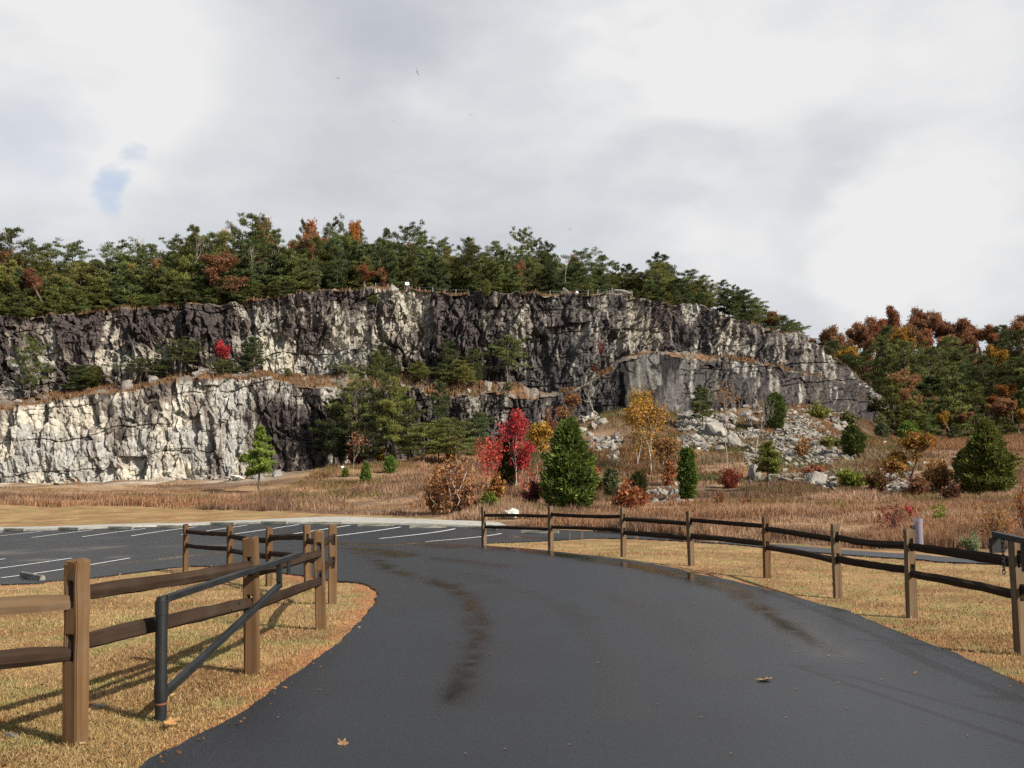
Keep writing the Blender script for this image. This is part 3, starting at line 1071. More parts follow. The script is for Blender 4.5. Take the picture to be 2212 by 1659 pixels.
# stain pattern: where the dark varnish lies on the pale rock (u, v, amount, grey)
DK = np.array([(-300, 720, .85, .1), (0, 720, .85, .1), (60, 700, .75, .1), (100, 720, .35, .2), (150, 720, .85, .1), (190, 725, .75, .1), (235, 730, .5, .1), (290, 720, .95, .1), (380, 690, 1.0, .1), (430, 720, 1.0, .1),
               (470, 700, .95, .1), (400, 750, .85, .1), (0, 770, .6, .2), (60, 790, .35, .2), (120, 775, .2, .1), (180, 800, .6, .1), (250, 775, .12, 0), (270, 800, .25, .3), (330, 770, .25, .1), (100, 830, .35, .2), (200, 825, .6, .1),
               (370, 800, .6, .1), (440, 790, .6, .1), (500, 665, .35, .6), (540, 670, .3, .6), (560, 690, .3, .3), (530, 740, .2, 0), (500, 690, .75, .1), (480, 780, .4, .1),
               (600, 660, .7, .1), (660, 650, .75, .1), (620, 700, .75, .1), (700, 690, .65, .1), (760, 650, .85, .1), (580, 760, .03, 0), (620, 780, .08, 0), (665, 745, .55, .1), (700, 770, .1, 0), (740, 760, .1, 0), (740, 700, .45, 0),
               (800, 660, .7, .1), (840, 640, .25, .2), (885, 640, .25, .2), (860, 690, .4, .1), (900, 700, .6, .1), (800, 720, .5, .1), (790, 760, .5, .2), (850, 760, .75, .1), (920, 760, .7, .2), (960, 690, .85, .2), (900, 780, .7, .3),
               (1000, 660, .9, .3), (1080, 650, .85, .4), (1090, 690, .55, .5), (1060, 720, .85, .4), (1150, 680, .65, .5), (1150, 720, .8, .6), (1220, 650, .95, .7), (1250, 680, .85, .7), (1230, 730, .75, .8), (1200, 780, .8, .8), (1100, 780, .85, .6), (1000, 760, .8, .4),
               (1300, 690, .65, .7), (1330, 660, .65, .5), (1360, 700, .5, .5), (1280, 760, .8, .8), (1260, 840, .9, .9), (1180, 830, .85, .9), (1310, 800, .9, .8), (1330, 850, .9, .9), (1400, 800, .85, 1), (1440, 780, .8, 1), (1480, 800, .8, .9), (1390, 830, .9, 1),
               (1430, 690, .75, .3), (1370, 730, .45, .5), (1400, 735, .6, .4), (1450, 720, .8, .2), (1490, 700, .75, .4), (1520, 720, .85, .8), (1560, 690, .75, .4), (1570, 720, .45, .3), (1600, 740, .55, .4), (1640, 730, .6, .4),
               (1520, 820, .85, .9), (1560, 810, .55, .5), (1600, 820, .8, .8), (1650, 820, .75, .7), (1660, 770, .65, .5), (1700, 760, .68, .5), (1760, 790, .66, .5), (1800, 820, .66, .5), (1700, 840, .72, .5), (1780, 860, .68, .5), (1840, 850, .72, .5),
               (-300, 960, .2, .1), (0, 960, .12, .1), (60, 920, .05, .1), (150, 900, .08, .1), (230, 900, .3, .2), (280, 890, .32, .3), (350, 880, .45, .2), (400, 890, .18, .1), (200, 960, .3, .1), (150, 980, .12, .1), (280, 980, .2, .2), (340, 950, .3, .2),
               (430, 850, .25, .3), (480, 900, .4, .3), (450, 950, .1, .1), (420, 1000, .08, .1), (500, 980, .25, .2), (540, 860, .12, .2), (540, 920, .25, .1), (520, 1000, .2, .2), (590, 900, .85, .1), (640, 900, .92, .1), (610, 850, .4, .3), (650, 850, .55, .2), (600, 960, .8, .1), (650, 980, .7, .1), (560, 960, .35, .1), (690, 920, .9, .2), (700, 850, .45, .2),
               (740, 900, .9, .3), (850, 900, .85, .3), (960, 900, .8, .4), (1080, 900, .8, .4), (1150, 890, .7, .5)])
cu, cvv = np.empty(len(S)), np.empty(len(S))
_c, _s = math.cos(PITCH), math.sin(PITCH)
fw = CV.reshape(-1, 3)[:, 1] * _c + (Z - EYE) * _s
cu = UC + FPX * CV.reshape(-1, 3)[:, 0] / fw
cvv = VC - FPX * (-CV.reshape(-1, 3)[:, 1] * _s + (Z - EYE) * _c) / fw
den, dk, gy = np.zeros(len(S)), np.zeros(len(S)), np.zeros(len(S))
for (a, b, d_, g_) in DK:
    w = 1 / ((cu - a) ** 2 + ((cvv - b) * 1.25) ** 2 + 120) ** 2.2
    den += w
    dk += w * d_
    gy += w * g_
dk /= den
gy /= den
streak = fbm(np.stack([(S + disp * .5) / .75, Z / 9], -1), 4, 91)
streak2 = fbm(np.stack([(S + disp * .5) / 2.4, Z / 16], -1), 4, 95)
blot = fbm(np.stack([S / 3.2, Z / 3.2], -1), 5, 97)
fstreak = fbm(np.stack([(S + disp * .4) / .38, Z / 6], -1), 3, 93)
val = dk + (streak - .5) * .95 + (streak2 - .5) * .60 + (blot - .5) * .75 + (fstreak - .5) * .55 + tone * 1.3
val = val + .14 * sstep(Uf, 1330, 1400) * (SEG <= 1) + .03 * (SEG <= 1) * sstep(Uf, 560, 480) - .07 * (SEG >= 3) * sstep(Uf, 440, 520)
stain = sstep(val, .20, .80)
rn = hash01(np.floor(S * 9), np.floor(Z * 9), seed=3)
pale = lerp((.385, .355, .290), (.275, .268, .245), sstep(fbm(np.stack([S / 4.5, Z / 4.5], -1), 4, 99), .42, .62))
pale = pale * (1 + .25 * (blot - .5))[:, None]
upper = sstep(SEG.astype(float), 2.5, 3.5)
pale = lerp(pale, (.27, .25, .21), np.clip(np.maximum(gy, 0) * .8 + upper * .35, 0, .85))
pale = pale * (1 + .12 * (SEG <= 1) * sstep(Uf, 640, 540))[:, None]
fleck = .62 + .76 * fbm(np.stack([S / .30, Z / .55], -1), 3, 121)
dark = lerp((.047, .0380, .0360), (.043, .0400, .0385), np.clip(gy, 0, 1))
dark = dark * (.75 + 1.0 * streak)[:, None]
slabc = lerp((.088, .082, .076), (.022, .020, .020), sstep(streak2 * .5 + streak * .3 + blot * .2, .42, .56))
dark = np.where((sl > .5)[:, None], slabc, dark)
midc = lerp((.178, .150, .124), (.146, .136, .120), np.clip(gy, 0, 1)) * (.8 + .45 * blot)[:, None]
midc = np.where((sl > .5)[:, None], slabc * 1.25, midc)
ccol = np.where((stain < .5)[:, None], lerp(pale, midc, np.clip(stain * 2, 0, 1)), lerp(midc, dark, np.clip(stain * 2 - 1, 0, 1)))
# thin white mineral runs on the right wall
runs = sstep(fbm(np.stack([S / .7, Z / 30], -1), 3, 101), .60, .70) * sstep(fbm(np.stack([S / 5, Z / 4], -1), 3, 103), .50, .60) * sstep(Uf, 1330, 1400) * (SEG != 2)
ccol = lerp(ccol, (.44, .42, .37), runs * .7 * (1 - .65 * sl))
ccol = ccol * fleck[:, None]
ccol = lerp(ccol, (.025, .021, .021), np.clip(crack, 0, 1) * .8)
ledge = np.where((SEG == 2) | (SEG >= 5), 1.0, 0)
gq = fbm(np.stack([S / 2, CVf[:, 1] / 2], -1), 4, 107) - .12 * sstep(Uf, 1100, 1250)
lc = lerp((.15, .088, .05), (.165, .140, .112), 1 - sstep(gq, .42, .54))
ccol = np.where(ledge[:, None] > .5, lc * np.where(SEG >= 6, .6, 1.0)[:, None], ccol)
ci = (np.arange(nRr - 1)[:, None] * nCc + np.arange(nCc - 1)[None]).ravel()
CQ = np.stack([ci, ci + 1, ci + nCc + 1, ci + nCc], -1)
tag(link('cliff', mesh_np('cliff', CVf, CQ, M_CLIFF, ccol)), 'long quarry cliff of pale granite with dark purple stains and a grassy ledge', 'cliff', None, 'structure')
CG = CVf.reshape(nRr, nCc, 3)


def cliff_pt(u, k, t):
    """a point of the cliff surface: column u, segment k, fraction t"""
    c = int(np.clip(round((u - CU[0]) / 1.55), 0, nCc - 1))
    r = int(np.argmin(np.abs(seg + tt - (k + t))))
    return Vector(CG[r, c])


def top_pt(u, dy):
    """on the cliff top, dy metres behind its edge"""
    c = int(np.clip(round((u - CU[0]) / 1.55), 0, nCc - 1))
    rr = np.where(seg >= 5)[0]
    ys = CG[rr, c, 1]
    yt = CG[rr[0], c, 1] + dy
    z = float(np.interp(yt, ys, CG[rr, c, 2]))
    # keep the line of sight u
    x0, y0 = CG[rr[0], c, 0], CG[rr[0], c, 1]
    return Vector((x0 * yt / y0, yt, z))
#@@PART2
# ------------------------------------------------------------------ plants
class Acc:
    def __init__(self):
        self.v, self.q, self.c, self.n = [], [], [], 0

    def add(self, v, q, c=None):
        self.v.append(v)
        self.q.append(q + self.n)
        self.c.append(np.broadcast_to(np.asarray((.1, .1, .1) if c is None else c, float), (len(v), 3)))
        self.n += len(v)

    def mesh(self, name, mat, smooth=False):
        return mesh_np(name, np.concatenate(self.v), np.concatenate(self.q), mat, np.concatenate(self.c), smooth=smooth)


def tube(acc, pts, rad, n=6, col=None):
    pts = np.asarray(pts, float)
    rad = np.broadcast_to(np.asarray(rad, float), (len(pts),))
    d = np.gradient(pts, axis=0)
    d /= np.linalg.norm(d, axis=1)[:, None] + 1e-9
    ref = np.where(np.abs(d[:, 2:3]) > .9, np.array([[1., 0, 0]]), np.array([[0, 0, 1.]]))
    a = np.cross(ref, d)
    a /= np.linalg.norm(a, axis=1)[:, None] + 1e-9
    b = np.cross(d, a)
    t = np.linspace(0, 2 * np.pi, n, endpoint=False)
    v = pts[:, None] + rad[:, None, None] * (np.cos(t)[None, :, None] * a[:, None] + np.sin(t)[None, :, None] * b[:, None])
    m = len(pts)
    i = (np.arange(m - 1)[:, None] * n + np.arange(n)[None])
    j = (np.arange(m - 1)[:, None] * n + (np.arange(n)[None] + 1) % n)
    acc.add(v.reshape(-1, 3), np.stack([i, j, j + n, i + n], -1).reshape(-1, 4), col)


def unit(v):
    return v / (np.linalg.norm(v, axis=-1, keepdims=True) + 1e-9)


def blades(acc, c, d, L, w, col, taper=.35, g=rng):
    """leaf-like quads at c along d"""
    n = len(c)
    s = unit(np.cross(d, g.normal(size=(n, 3)))) * (np.asarray(w) / 2).reshape(-1, 1)
    e = c + d * np.asarray(L).reshape(-1, 1)
    v = np.stack([c - s, c + s, e + s * taper, e - s * taper], 1).reshape(-1, 3)
    q = np.arange(4 * n).reshape(n, 4)
    acc.add(v, q, np.repeat(col, 4, 0))


def pick(pal, n, g, jit=.18):
    pal = np.array(pal)
    a = pal[g.integers(0, len(pal), n)]
    b = pal[g.integers(0, len(pal), n)]
    t = g.random((n, 1)) * .5
    return (a * (1 - t) + b * t) * (1 + jit * g.normal(size=(n, 1))).clip(.5, 1.6)


PINE = [(0.084, 0.105, 0.037), (0.109, 0.123, 0.041), (0.133, 0.140, 0.044), (0.068, 0.081, 0.033)]
PINE_Y = [(0.125, 0.134, 0.036), (0.155, 0.155, 0.040), (0.103, 0.119, 0.034), (0.132, 0.110, 0.043)]
PINE_D = [(0.054, 0.077, 0.032), (0.076, 0.101, 0.039), (0.089, 0.095, 0.039)]
PINE_B = [(0.157, 0.230, 0.044), (0.222, 0.280, 0.055), (0.110, 0.161, 0.037)]
CEDAR = [(0.076, 0.116, 0.028), (0.113, 0.161, 0.036), (0.159, 0.189, 0.041), (0.049, 0.075, 0.022)]
CEDAR_O = [(.062, .066, .020), (.078, .074, .024), (.050, .060, .020), (.085, .070, .030)]
RUST = [(0.277, 0.133, 0.065), (0.224, 0.109, 0.061), (0.330, 0.175, 0.084), (0.178, 0.095, 0.061)]
ORANGE = [(.36, .165, .040), (.30, .125, .038), (.40, .21, .05), (.24, .10, .04)]
YELLOW = [(.36, .215, .035), (.31, .165, .032), (.42, .26, .055), (.26, .135, .035)]
RED = [(0.440, 0.057, 0.047), (0.340, 0.046, 0.036), (0.500, 0.109, 0.076), (0.260, 0.039, 0.029)]
REDDARK = [(.155, .036, .032), (.20, .046, .040), (.115, .032, .028)]
REDORANGE = [(0.396, 0.108, 0.056), (0.308, 0.090, 0.050), (0.363, 0.144, 0.062)]
BROWN = [(0.213, 0.108, 0.049), (0.275, 0.142, 0.063), (0.163, 0.088, 0.049)]
COPPER = [(.29, .140, .052), (.22, .098, .042), (.36, .19, .065), (.165, .072, .036)]
OLIVE = [(.13, .13, .030), (.17, .15, .035), (.10, .11, .03)]
LIME = [(.20, .24, .035), (.26, .28, .05), (.15, .19, .03)]
GREYGREEN = [(.20, .23, .12), (.26, .28, .16), (.15, .18, .08)]
PURPLE = [(.085, .030, .030), (.11, .040, .036), (.06, .028, .028)]


def pine(seed, h, R_, pal, lo=.22, flat=.30, dens=1.0, wild=.35, tuft=.30, cone=0, clump=.86):
    g = np.random.default_rng(seed)
    T, F = Acc(), Acc()
    zs = np.linspace(0, h * .97, 9)
    lean = g.normal(size=2) * .035 * h
    tr = np.stack([lean[0] * (zs / h) ** 1.6 + .03 * h * .2 * np.sin(zs / h * 5 + seed), lean[1] * (zs / h) ** 1.6, zs], -1)
    tube(T, tr, np.linspace(.018 * h, .004 * h, 9), 7)
    n = int(h * 2.6 * dens) + 6
    az = g.random() * 6
    for k in range(n):
        t = lo + (1 - lo) * ((k + g.random() * .8) / n)
        if t > 1:
            t = 1
        prof = max(.16, math.sin(math.pi * min(1, (t - lo) / (1 - lo) * .70 + .26)) ** .8)
        if cone:
            prof = prof * (1 - cone) + cone * max(.14, 1.05 - (t - lo) / (1 - lo))
        L = R_ * prof * g.uniform(1 - wild, 1 + wild)
        az += 2.4 + g.normal() * .5
        rise = (.05 + .65 * t) * L * g.uniform(.2, 1.0) - .10 * L * (1 - t)
        b = np.array([np.interp(t * h, zs, tr[:, 0]), np.interp(t * h, zs, tr[:, 1]), min(t * h, h * .965)])
        s = np.linspace(0, 1, 5)
        dr = np.array([math.cos(az), math.sin(az), 0])
        pts = b + s[:, None] * L * dr + np.array([0, 0, 1.]) * (rise * s ** 1.4)[:, None]
        pts[1:] += g.normal(size=(4, 3)) * .05 * L
        tube(T, pts, np.linspace(.006 * h, .0015 * h, 5), 4)
        side = np.array([-dr[1], dr[0], 0])
        m = max(3, int(L * 2.6 * dens))
        for j in range(m):
            ss = .30 + .72 * (j + g.random()) / m
            c = np.array([np.interp(ss, s, pts[:, i]) for i in range(3)]) + side * g.uniform(-1, 1) * (.16 + .42 * (1.15 - ss)) * L
            r = clump * g.uniform(.40, .75) * (.6 + .4 * prof) * (h / 11) ** .4
            nn = int(58 * dens * g.uniform(.6, 1.2))
            o = unit(g.normal(size=(nn, 3))) * g.random((nn, 1)) ** .45
            cc = c + o * np.array([r, r, r * flat * 1.3])
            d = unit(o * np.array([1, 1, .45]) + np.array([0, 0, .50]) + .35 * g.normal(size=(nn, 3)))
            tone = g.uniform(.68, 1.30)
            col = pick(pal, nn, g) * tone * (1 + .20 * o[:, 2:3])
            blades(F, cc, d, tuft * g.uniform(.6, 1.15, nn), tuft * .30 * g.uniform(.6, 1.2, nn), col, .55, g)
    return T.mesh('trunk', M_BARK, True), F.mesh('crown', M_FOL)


def cedar(seed, h, R_, pal, shape='cone', n=9000, leaf=.20, base=.03):
    g = np.random.default_rng(seed)
    T, F = Acc(), Acc()
    tube(T, [(0, 0, -.2), (0, 0, h * .5), (.03 * h, 0, h * .92)], [.022 * h, .014 * h, .003 * h], 7)
    t = g.random(n) ** (.75 if shape == 'cone' else .9)
    t = 1 - t if shape == 'cone' else t
    t = base + (1 - base) * t
    ph = g.random(n) * 2 * np.pi
    if shape == 'cone':
        prof = np.minimum(1, (1.04 - t) * 1.75) ** .70 * np.clip(.62 + t * 2.2, 0, 1) * .92
    elif shape == 'column':
        prof = np.sin(np.pi * np.clip(t * .86 + .10, 0, 1)) ** .55
    else:
        prof = np.sqrt(np.clip(1 - (2 * t - .95) ** 2, .03, 1))
    un = np.stack([np.cos(ph) * 1.7, np.sin(ph) * 1.7, t * h / R_ * 1.6], -1)
    lump = fbm(un * 1.2, 3, seed) * 1.1 + fbm(un * 3.3, 2, seed + 3) * .6
    cell = worley(np.stack([ph / 6.2832 * 9 + t * 3, t * h / R_ * 2.6], -1), seed)
    lump = lump * (1.30 - .75 * np.clip(cell[0], 0, 1)) * (.72 + .56 * cell[2])
    r = R_ * prof * (.34 + .80 * lump) * g.random(n) ** .30
    c = np.stack([np.cos(ph) * r, np.sin(ph) * r, t * h + .10 * h * (lump - .8) * prof], -1)
    out = np.stack([np.cos(ph), np.sin(ph), np.full(n, .65)], -1)
    d = unit(out + .55 * g.normal(size=(n, 3)))
    tone = (.55 + .75 * fbm(un * 2.4 + 9, 3, seed + 5))[:, None]
    blades(F, c, d, leaf * g.uniform(.6, 1.3, n), leaf * .42 * g.uniform(.6, 1.2, n), pick(pal, n, g) * tone, .4, g)
    # leader sprays
    m = int(n * .02)
    tz = g.uniform(.80, 1.04, m)
    c = np.stack([g.normal(size=m) * .06 * R_ + .03 * h * .8, g.normal(size=m) * .06 * R_, tz * h], -1)
    blades(F, c, unit(np.stack([g.normal(size=m) * .5, g.normal(size=m) * .5, np.ones(m)], -1)), leaf * np.ones(m), leaf * .35 * np.ones(m), pick(pal, m, g), .3, g)
    return T.mesh('trunk', M_BARK, True), F.mesh('crown', M_FOL)


def branch(acc, tips, g, p, d, L, r, depth, spread, up, nseg=4, split=(2, 4), shrink=.68):
    pts = [p]
    for k in range(nseg):
        d = unit(d + g.normal(size=3) * .13 + np.array([0, 0, up * .10]))
        pts.append(pts[-1] + d * L / nseg)
    tube(acc, pts, np.linspace(r, r * .58, nseg + 1), 6 if depth > 1 else 4)
    if depth < branch.top:
        tips += [pts[-1], pts[-2], pts[-3]] if depth <= 1 else [pts[-2], pts[2]]
    if depth == 0:
        return
    m = g.integers(*split)
    for k in range(m):
        nd_ = unit(d + g.normal(size=3) * spread + np.array([0, 0, up * .25]))
        i = -1 if k < 2 else g.integers(1, nseg)
        branch(acc, tips, g, pts[i], nd_, L * shrink * g.uniform(.75, 1.15), r * .55, depth - 1, spread, up, nseg, split, shrink)


def broadleaf(seed, h, pal, leaves=5200, leaf=.24, trunk=.30, depth=4, spread=.62, up=.8, blob=.55, bark=None, rad=.018, mat=None, split=(2, 4), width=None, shrink=.68):
    g = np.random.default_rng(seed)
    T, F, tips = Acc(), Acc(), []
    branch.top = depth
    branch(T, tips, g, np.array([0, 0, -.15]), np.array([g.normal() * .05, g.normal() * .05, 1.]), h * trunk, h * rad, depth, spread, up, 4, split, shrink)
    tips = np.array(tips)
    V = np.concatenate(T.v)
    sc = h / max(V[:, 2].max(), .1)
    T.v = [v * sc for v in T.v]
    tips = tips * sc
    if width:
        wsc = width / (2 * max(np.percentile(np.hypot(tips[:, 0], tips[:, 1]), 88), .1))
        f = np.array([wsc, wsc, 1])
        T.v = [v * f for v in T.v]
        tips = tips * f
    if leaves:
        k = g.integers(0, len(tips), leaves)
        tone = g.uniform(.70, 1.25, len(tips))[k][:, None]
        c = tips[k] + np.clip(g.normal(size=(leaves, 3)), -1.5, 1.5) * blob * np.array([1, 1, .75])
        c[:, 2] = np.maximum(c[:, 2], .05)
        d = unit(g.normal(size=(leaves, 3)) + np.array([0, 0, -.2]))
        blades(F, c, d, leaf * g.uniform(.6, 1.25, leaves), leaf * .75 * g.uniform(.6, 1.2, leaves), pick(pal, leaves, g) * tone, .45, g)
    return T.mesh('trunk', bark or M_BARK, True), (F.mesh('crown', mat or M_LEAF) if leaves else None)


def shrub(seed, h, w, pal, leaves=2200, leaf=.12, stems=14, bark=None, lo=.05, mat=None):
    g = np.random.default_rng(seed)
    T, F = Acc(), Acc()
    tips = []
    for k in range(stems):
        a = g.random() * 2 * np.pi
        rr = w / 2 * g.uniform(.15, 1.0)
        hh = h * g.uniform(.55, 1.0) * (1 - .45 * (rr / (w / 2)) ** 2)
        p = np.array([[0, 0, -.05], [math.cos(a) * rr * .35, math.sin(a) * rr * .35, hh * .4], [math.cos(a) * rr * .75, math.sin(a) * rr * .75, hh * .75], [math.cos(a) * rr, math.sin(a) * rr, hh]])
        p[1:] += g.normal(size=(3, 3)) * .06 * h
        tube(T, p, np.linspace(.012, .004, 4) * h * .9, 4)
        for s in np.linspace(lo, 1, 9):
            tips.append([np.interp(s, np.linspace(0, 1, 4), p[:, i]) for i in range(3)])
    tips = np.array(tips)
    k = g.integers(0, len(tips), leaves)
    tone = g.uniform(.7, 1.25, len(tips))[k][:, None]
    c = tips[k] + g.normal(size=(leaves, 3)) * np.array([w, w, h * .8]) * .075
    c[:, 2] = np.maximum(c[:, 2], .03)
    d = unit(g.normal(size=(leaves, 3)) + np.array([0, 0, .2]))
    blades(F, c, d, leaf * g.uniform(.6, 1.3, leaves), leaf * .7 * g.uniform(.6, 1.2, leaves), pick(pal, leaves, g) * tone, .45, g)
    return T.mesh('stems', bark or M_BARK, True), F.mesh('foliage', mat or M_LEAF)


def plant(name, label, cat, meshes, loc, h, width=1.0, rot=None, group=None, tilt=0):
    """a plant as a thing with its trunk and crown; meshes are shared between copies"""
    t, c, h0 = meshes
    s = h / h0
    o = link(name, None, None, loc, (tilt, tilt * .6, random.uniform(0, 6.28) if rot is None else rot), (s * width, s * width, s))
    o.empty_display_size = .2
    if t:
        link(t.name.split('.')[0], t, o)
    if c:
        link(c.name.split('.')[0], c, o)
    return tag(o, label, cat, group)


def with_h(m, h):
    return (m[0], m[1], h)


ORD = ['first', 'second', 'third', 'fourth', 'fifth', 'sixth', 'seventh', 'eighth', 'ninth', 'tenth', 'eleventh', 'twelfth', 'thirteenth', 'fourteenth', 'fifteenth', 'sixteenth',
       'seventeenth', 'eighteenth', 'nineteenth', 'twentieth'] + [f'twenty-{x}' for x in ('first', 'second', 'third', 'fourth', 'fifth', 'sixth', 'seventh', 'eighth', 'ninth')] + ['thirtieth'] + \
      [f'thirty-{x}' for x in ('first', 'second', 'third', 'fourth', 'fifth', 'sixth', 'seventh', 'eighth', 'ninth')] + ['fortieth'] + [f'forty-{x}' for x in ('first', 'second', 'third', 'fourth', 'fifth', 'sixth', 'seventh', 'eighth', 'ninth')] + \
      ['fiftieth'] + [f'fifty-{x}' for x in ('first', 'second', 'third', 'fourth', 'fifth', 'sixth', 'seventh', 'eighth', 'ninth')]


def metres(px, p):
    """size in metres of so many pixels at the distance of point p"""
    return px * (p[1] * math.cos(PITCH) + (p[2] - EYE) * math.sin(PITCH)) / FPX


PINES = [with_h(pine(201, 11, 3.0, PINE, .22, .46, .95, .5, clump=.95), 11), with_h(pine(202, 11, 3.5, PINE, .30, .40, .85, .6, clump=.95), 11), with_h(pine(203, 11, 2.6, PINE_D, .18, .45, 1.0, .45, clump=.9), 11),
         with_h(pine(204, 11, 3.2, PINE_Y, .25, .48, 1.0, .45, clump=.95), 11), with_h(pine(205, 11, 3.6, PINE, .42, .22, .8, .5), 11), with_h(pine(206, 11, 2.9, PINE_D, .15, .5, 1.1, .35, clump=.95), 11),
         with_h(pine(207, 11, 3.3, PINE_Y + PINE, .20, .5, 1.0, .45, clump=.95), 11)]
PINE_TONE = ['mid green', 'mid green', 'dark green', 'yellow-green', 'flat-topped green', 'dark green', 'yellow-green']
OAKS = [with_h(broadleaf(301, 12, RUST, 6500, .30, .20, 4, .60, .9, .48), 12), with_h(broadleaf(302, 12, ORANGE, 5600, .30, .20, 4, .55, 1.0, .45), 12), with_h(broadleaf(303, 12, BROWN + RUST, 6500, .30, .20, 4, .62, .8, .48), 12),
        with_h(broadleaf(304, 12, YELLOW, 5600, .30, .20, 4, .55, .9, .45), 12), with_h(broadleaf(305, 12, REDORANGE + RUST, 5600, .30, .20, 4, .55, .9, .45), 12), with_h(broadleaf(306, 12, YELLOW + OLIVE, 1700, .28, .22, 4, .6, .9, .45), 12)]
OAK_TONE = ['rust brown', 'orange', 'brown', 'yellow', 'red-orange', 'thin yellow']
BUSHPINE = [with_h(cedar(401, 5, 1.9, PINE + CEDAR, 'round', 5200, .34), 5), with_h(cedar(402, 5, 1.7, PINE_Y + PINE, 'round', 4800, .34), 5)]
BARE = [with_h(broadleaf(501, 8, BROWN, 0, 0, .30, 4, .42, 1.0, bark=M_PALE, rad=.012, split=(2, 4)), 8), with_h(broadleaf(502, 8, BROWN, 0, 0, .34, 4, .50, .8, bark=M_PALE, rad=.011, split=(2, 4)), 8)]

# the skyline of the wood on the cliff top: (u, v of the tip, kind, index, metres behind the edge, width)
SKY = [(-60, 500, 'p', 0, 12, 1.0), (22, 486, 'p', 1, 9, 1.15), (60, 520, 'p', 4, 16, .9), (96, 540, 'p', 3, 7, .85), (152, 519, 'p', 4, 11, 1.0), (205, 556, 'p', 0, 10, .8), (246, 518, 'p', 1, 9, 1.1),
       (296, 520, 'p', 2, 17, .8), (330, 522, 'p', 0, 14, 1.0), (372, 508, 'p', 4, 18, .9), (412, 481, 'p', 3, 12, .85), (448, 496, 'p', 6, 10, 1.0), (478, 492, 'o', 4, 30, .8), (502, 490, 'p', 3, 16, .8), (546, 458, 'p', 1, 14, 1.05),
       (592, 488, 'p', 2, 20, .8), (622, 476, 'o', 0, 30, 1.0), (660, 470, 'o', 4, 33, 1.1), (650, 469, 'p', 2, 40, .6), (690, 486, 'o', 2, 30, .8), (716, 468, 'p', 1, 24, .75), (748, 474, 'o', 1, 22, .45), (766, 474, 'p', 4, 26, .6),
       (792, 498, 'o', 0, 26, .5), (828, 485, 'p', 0, 22, .7), (880, 478, 'p', 1, 18, .95), (912, 492, 'p', 2, 24, .8), (956, 512, 'p', 4, 20, .8), (974, 526, 'o', 1, 24, .35), (1012, 508, 'p', 3, 16, .75), (1076, 514, 'p', 0, 18, .8),
       (1128, 488, 'p', 4, 15, .65), (1160, 512, 'p', 4, 17, .6), (1186, 517, 'p', 2, 19, .7), (1216, 545, 'o', 0, 22, .5), (1258, 534, 'p', 1, 16, 1.0), (1298, 546, 'p', 0, 18, .8), (1330, 562, 'p', 2, 22, .6), (1358, 566, 'p', 5, 18, .7),
       (1420, 542, 'p', 2, 12, 1.0), (1446, 560, 'p', 0, 16, .7), (1482, 580, 'p', 6, 10, .8), (1520, 590, 'p', 3, 9, .8), (1565, 600, 'p', 2, 10, .62), (1590, 612, 'p', 2, 12, .6), (1612, 622, 'p', 5, 6, 1.1), (1630, 640, 'p', 0, 4, .9),
       (1650, 656, 'p', 3, 6, 1.1), (1670, 669, 'o', 4, 5, 1.2), (1688, 680, 'p', 5, 4, 1.2), (1706, 694, 'p', 0, 5, 1.2), (1725, 692, 'p', 2, 7, .6), (1752, 738, 'o', 0, 4, .5)]
for k, (u, v, kind, i, dy, w) in enumerate(SKY):
    p = top_pt(u, dy)
    h = metres(proj(p)[1] - v, p) * 1.0
    if u > 1600 and h < 6.5:
        p.z -= 6.5 - h
        h = 6.5
    h = max(h, 1.5)
    near = 'wall' if u < 480 else 'middle of the cliff' if u < 1150 else 'right slope of the cliff'
    if kind == 'p':
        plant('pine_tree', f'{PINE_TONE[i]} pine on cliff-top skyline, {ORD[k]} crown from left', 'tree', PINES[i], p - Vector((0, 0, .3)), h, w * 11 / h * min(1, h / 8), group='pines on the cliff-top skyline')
    else:
        plant('oak_tree', f'{OAK_TONE[i]} autumn tree on cliff-top skyline, {ORD[k]} crown from left', 'tree', OAKS[i], p - Vector((0, 0, .3)), h, w * 12 / h * min(1, h / 8), group='autumn trees on the cliff-top skyline')
# the wood between the skyline and the edge
g = np.random.default_rng(77)


def skyv(u):
    return np.interp(u, [s[0] for s in SKY], [s[1] for s in SKY])


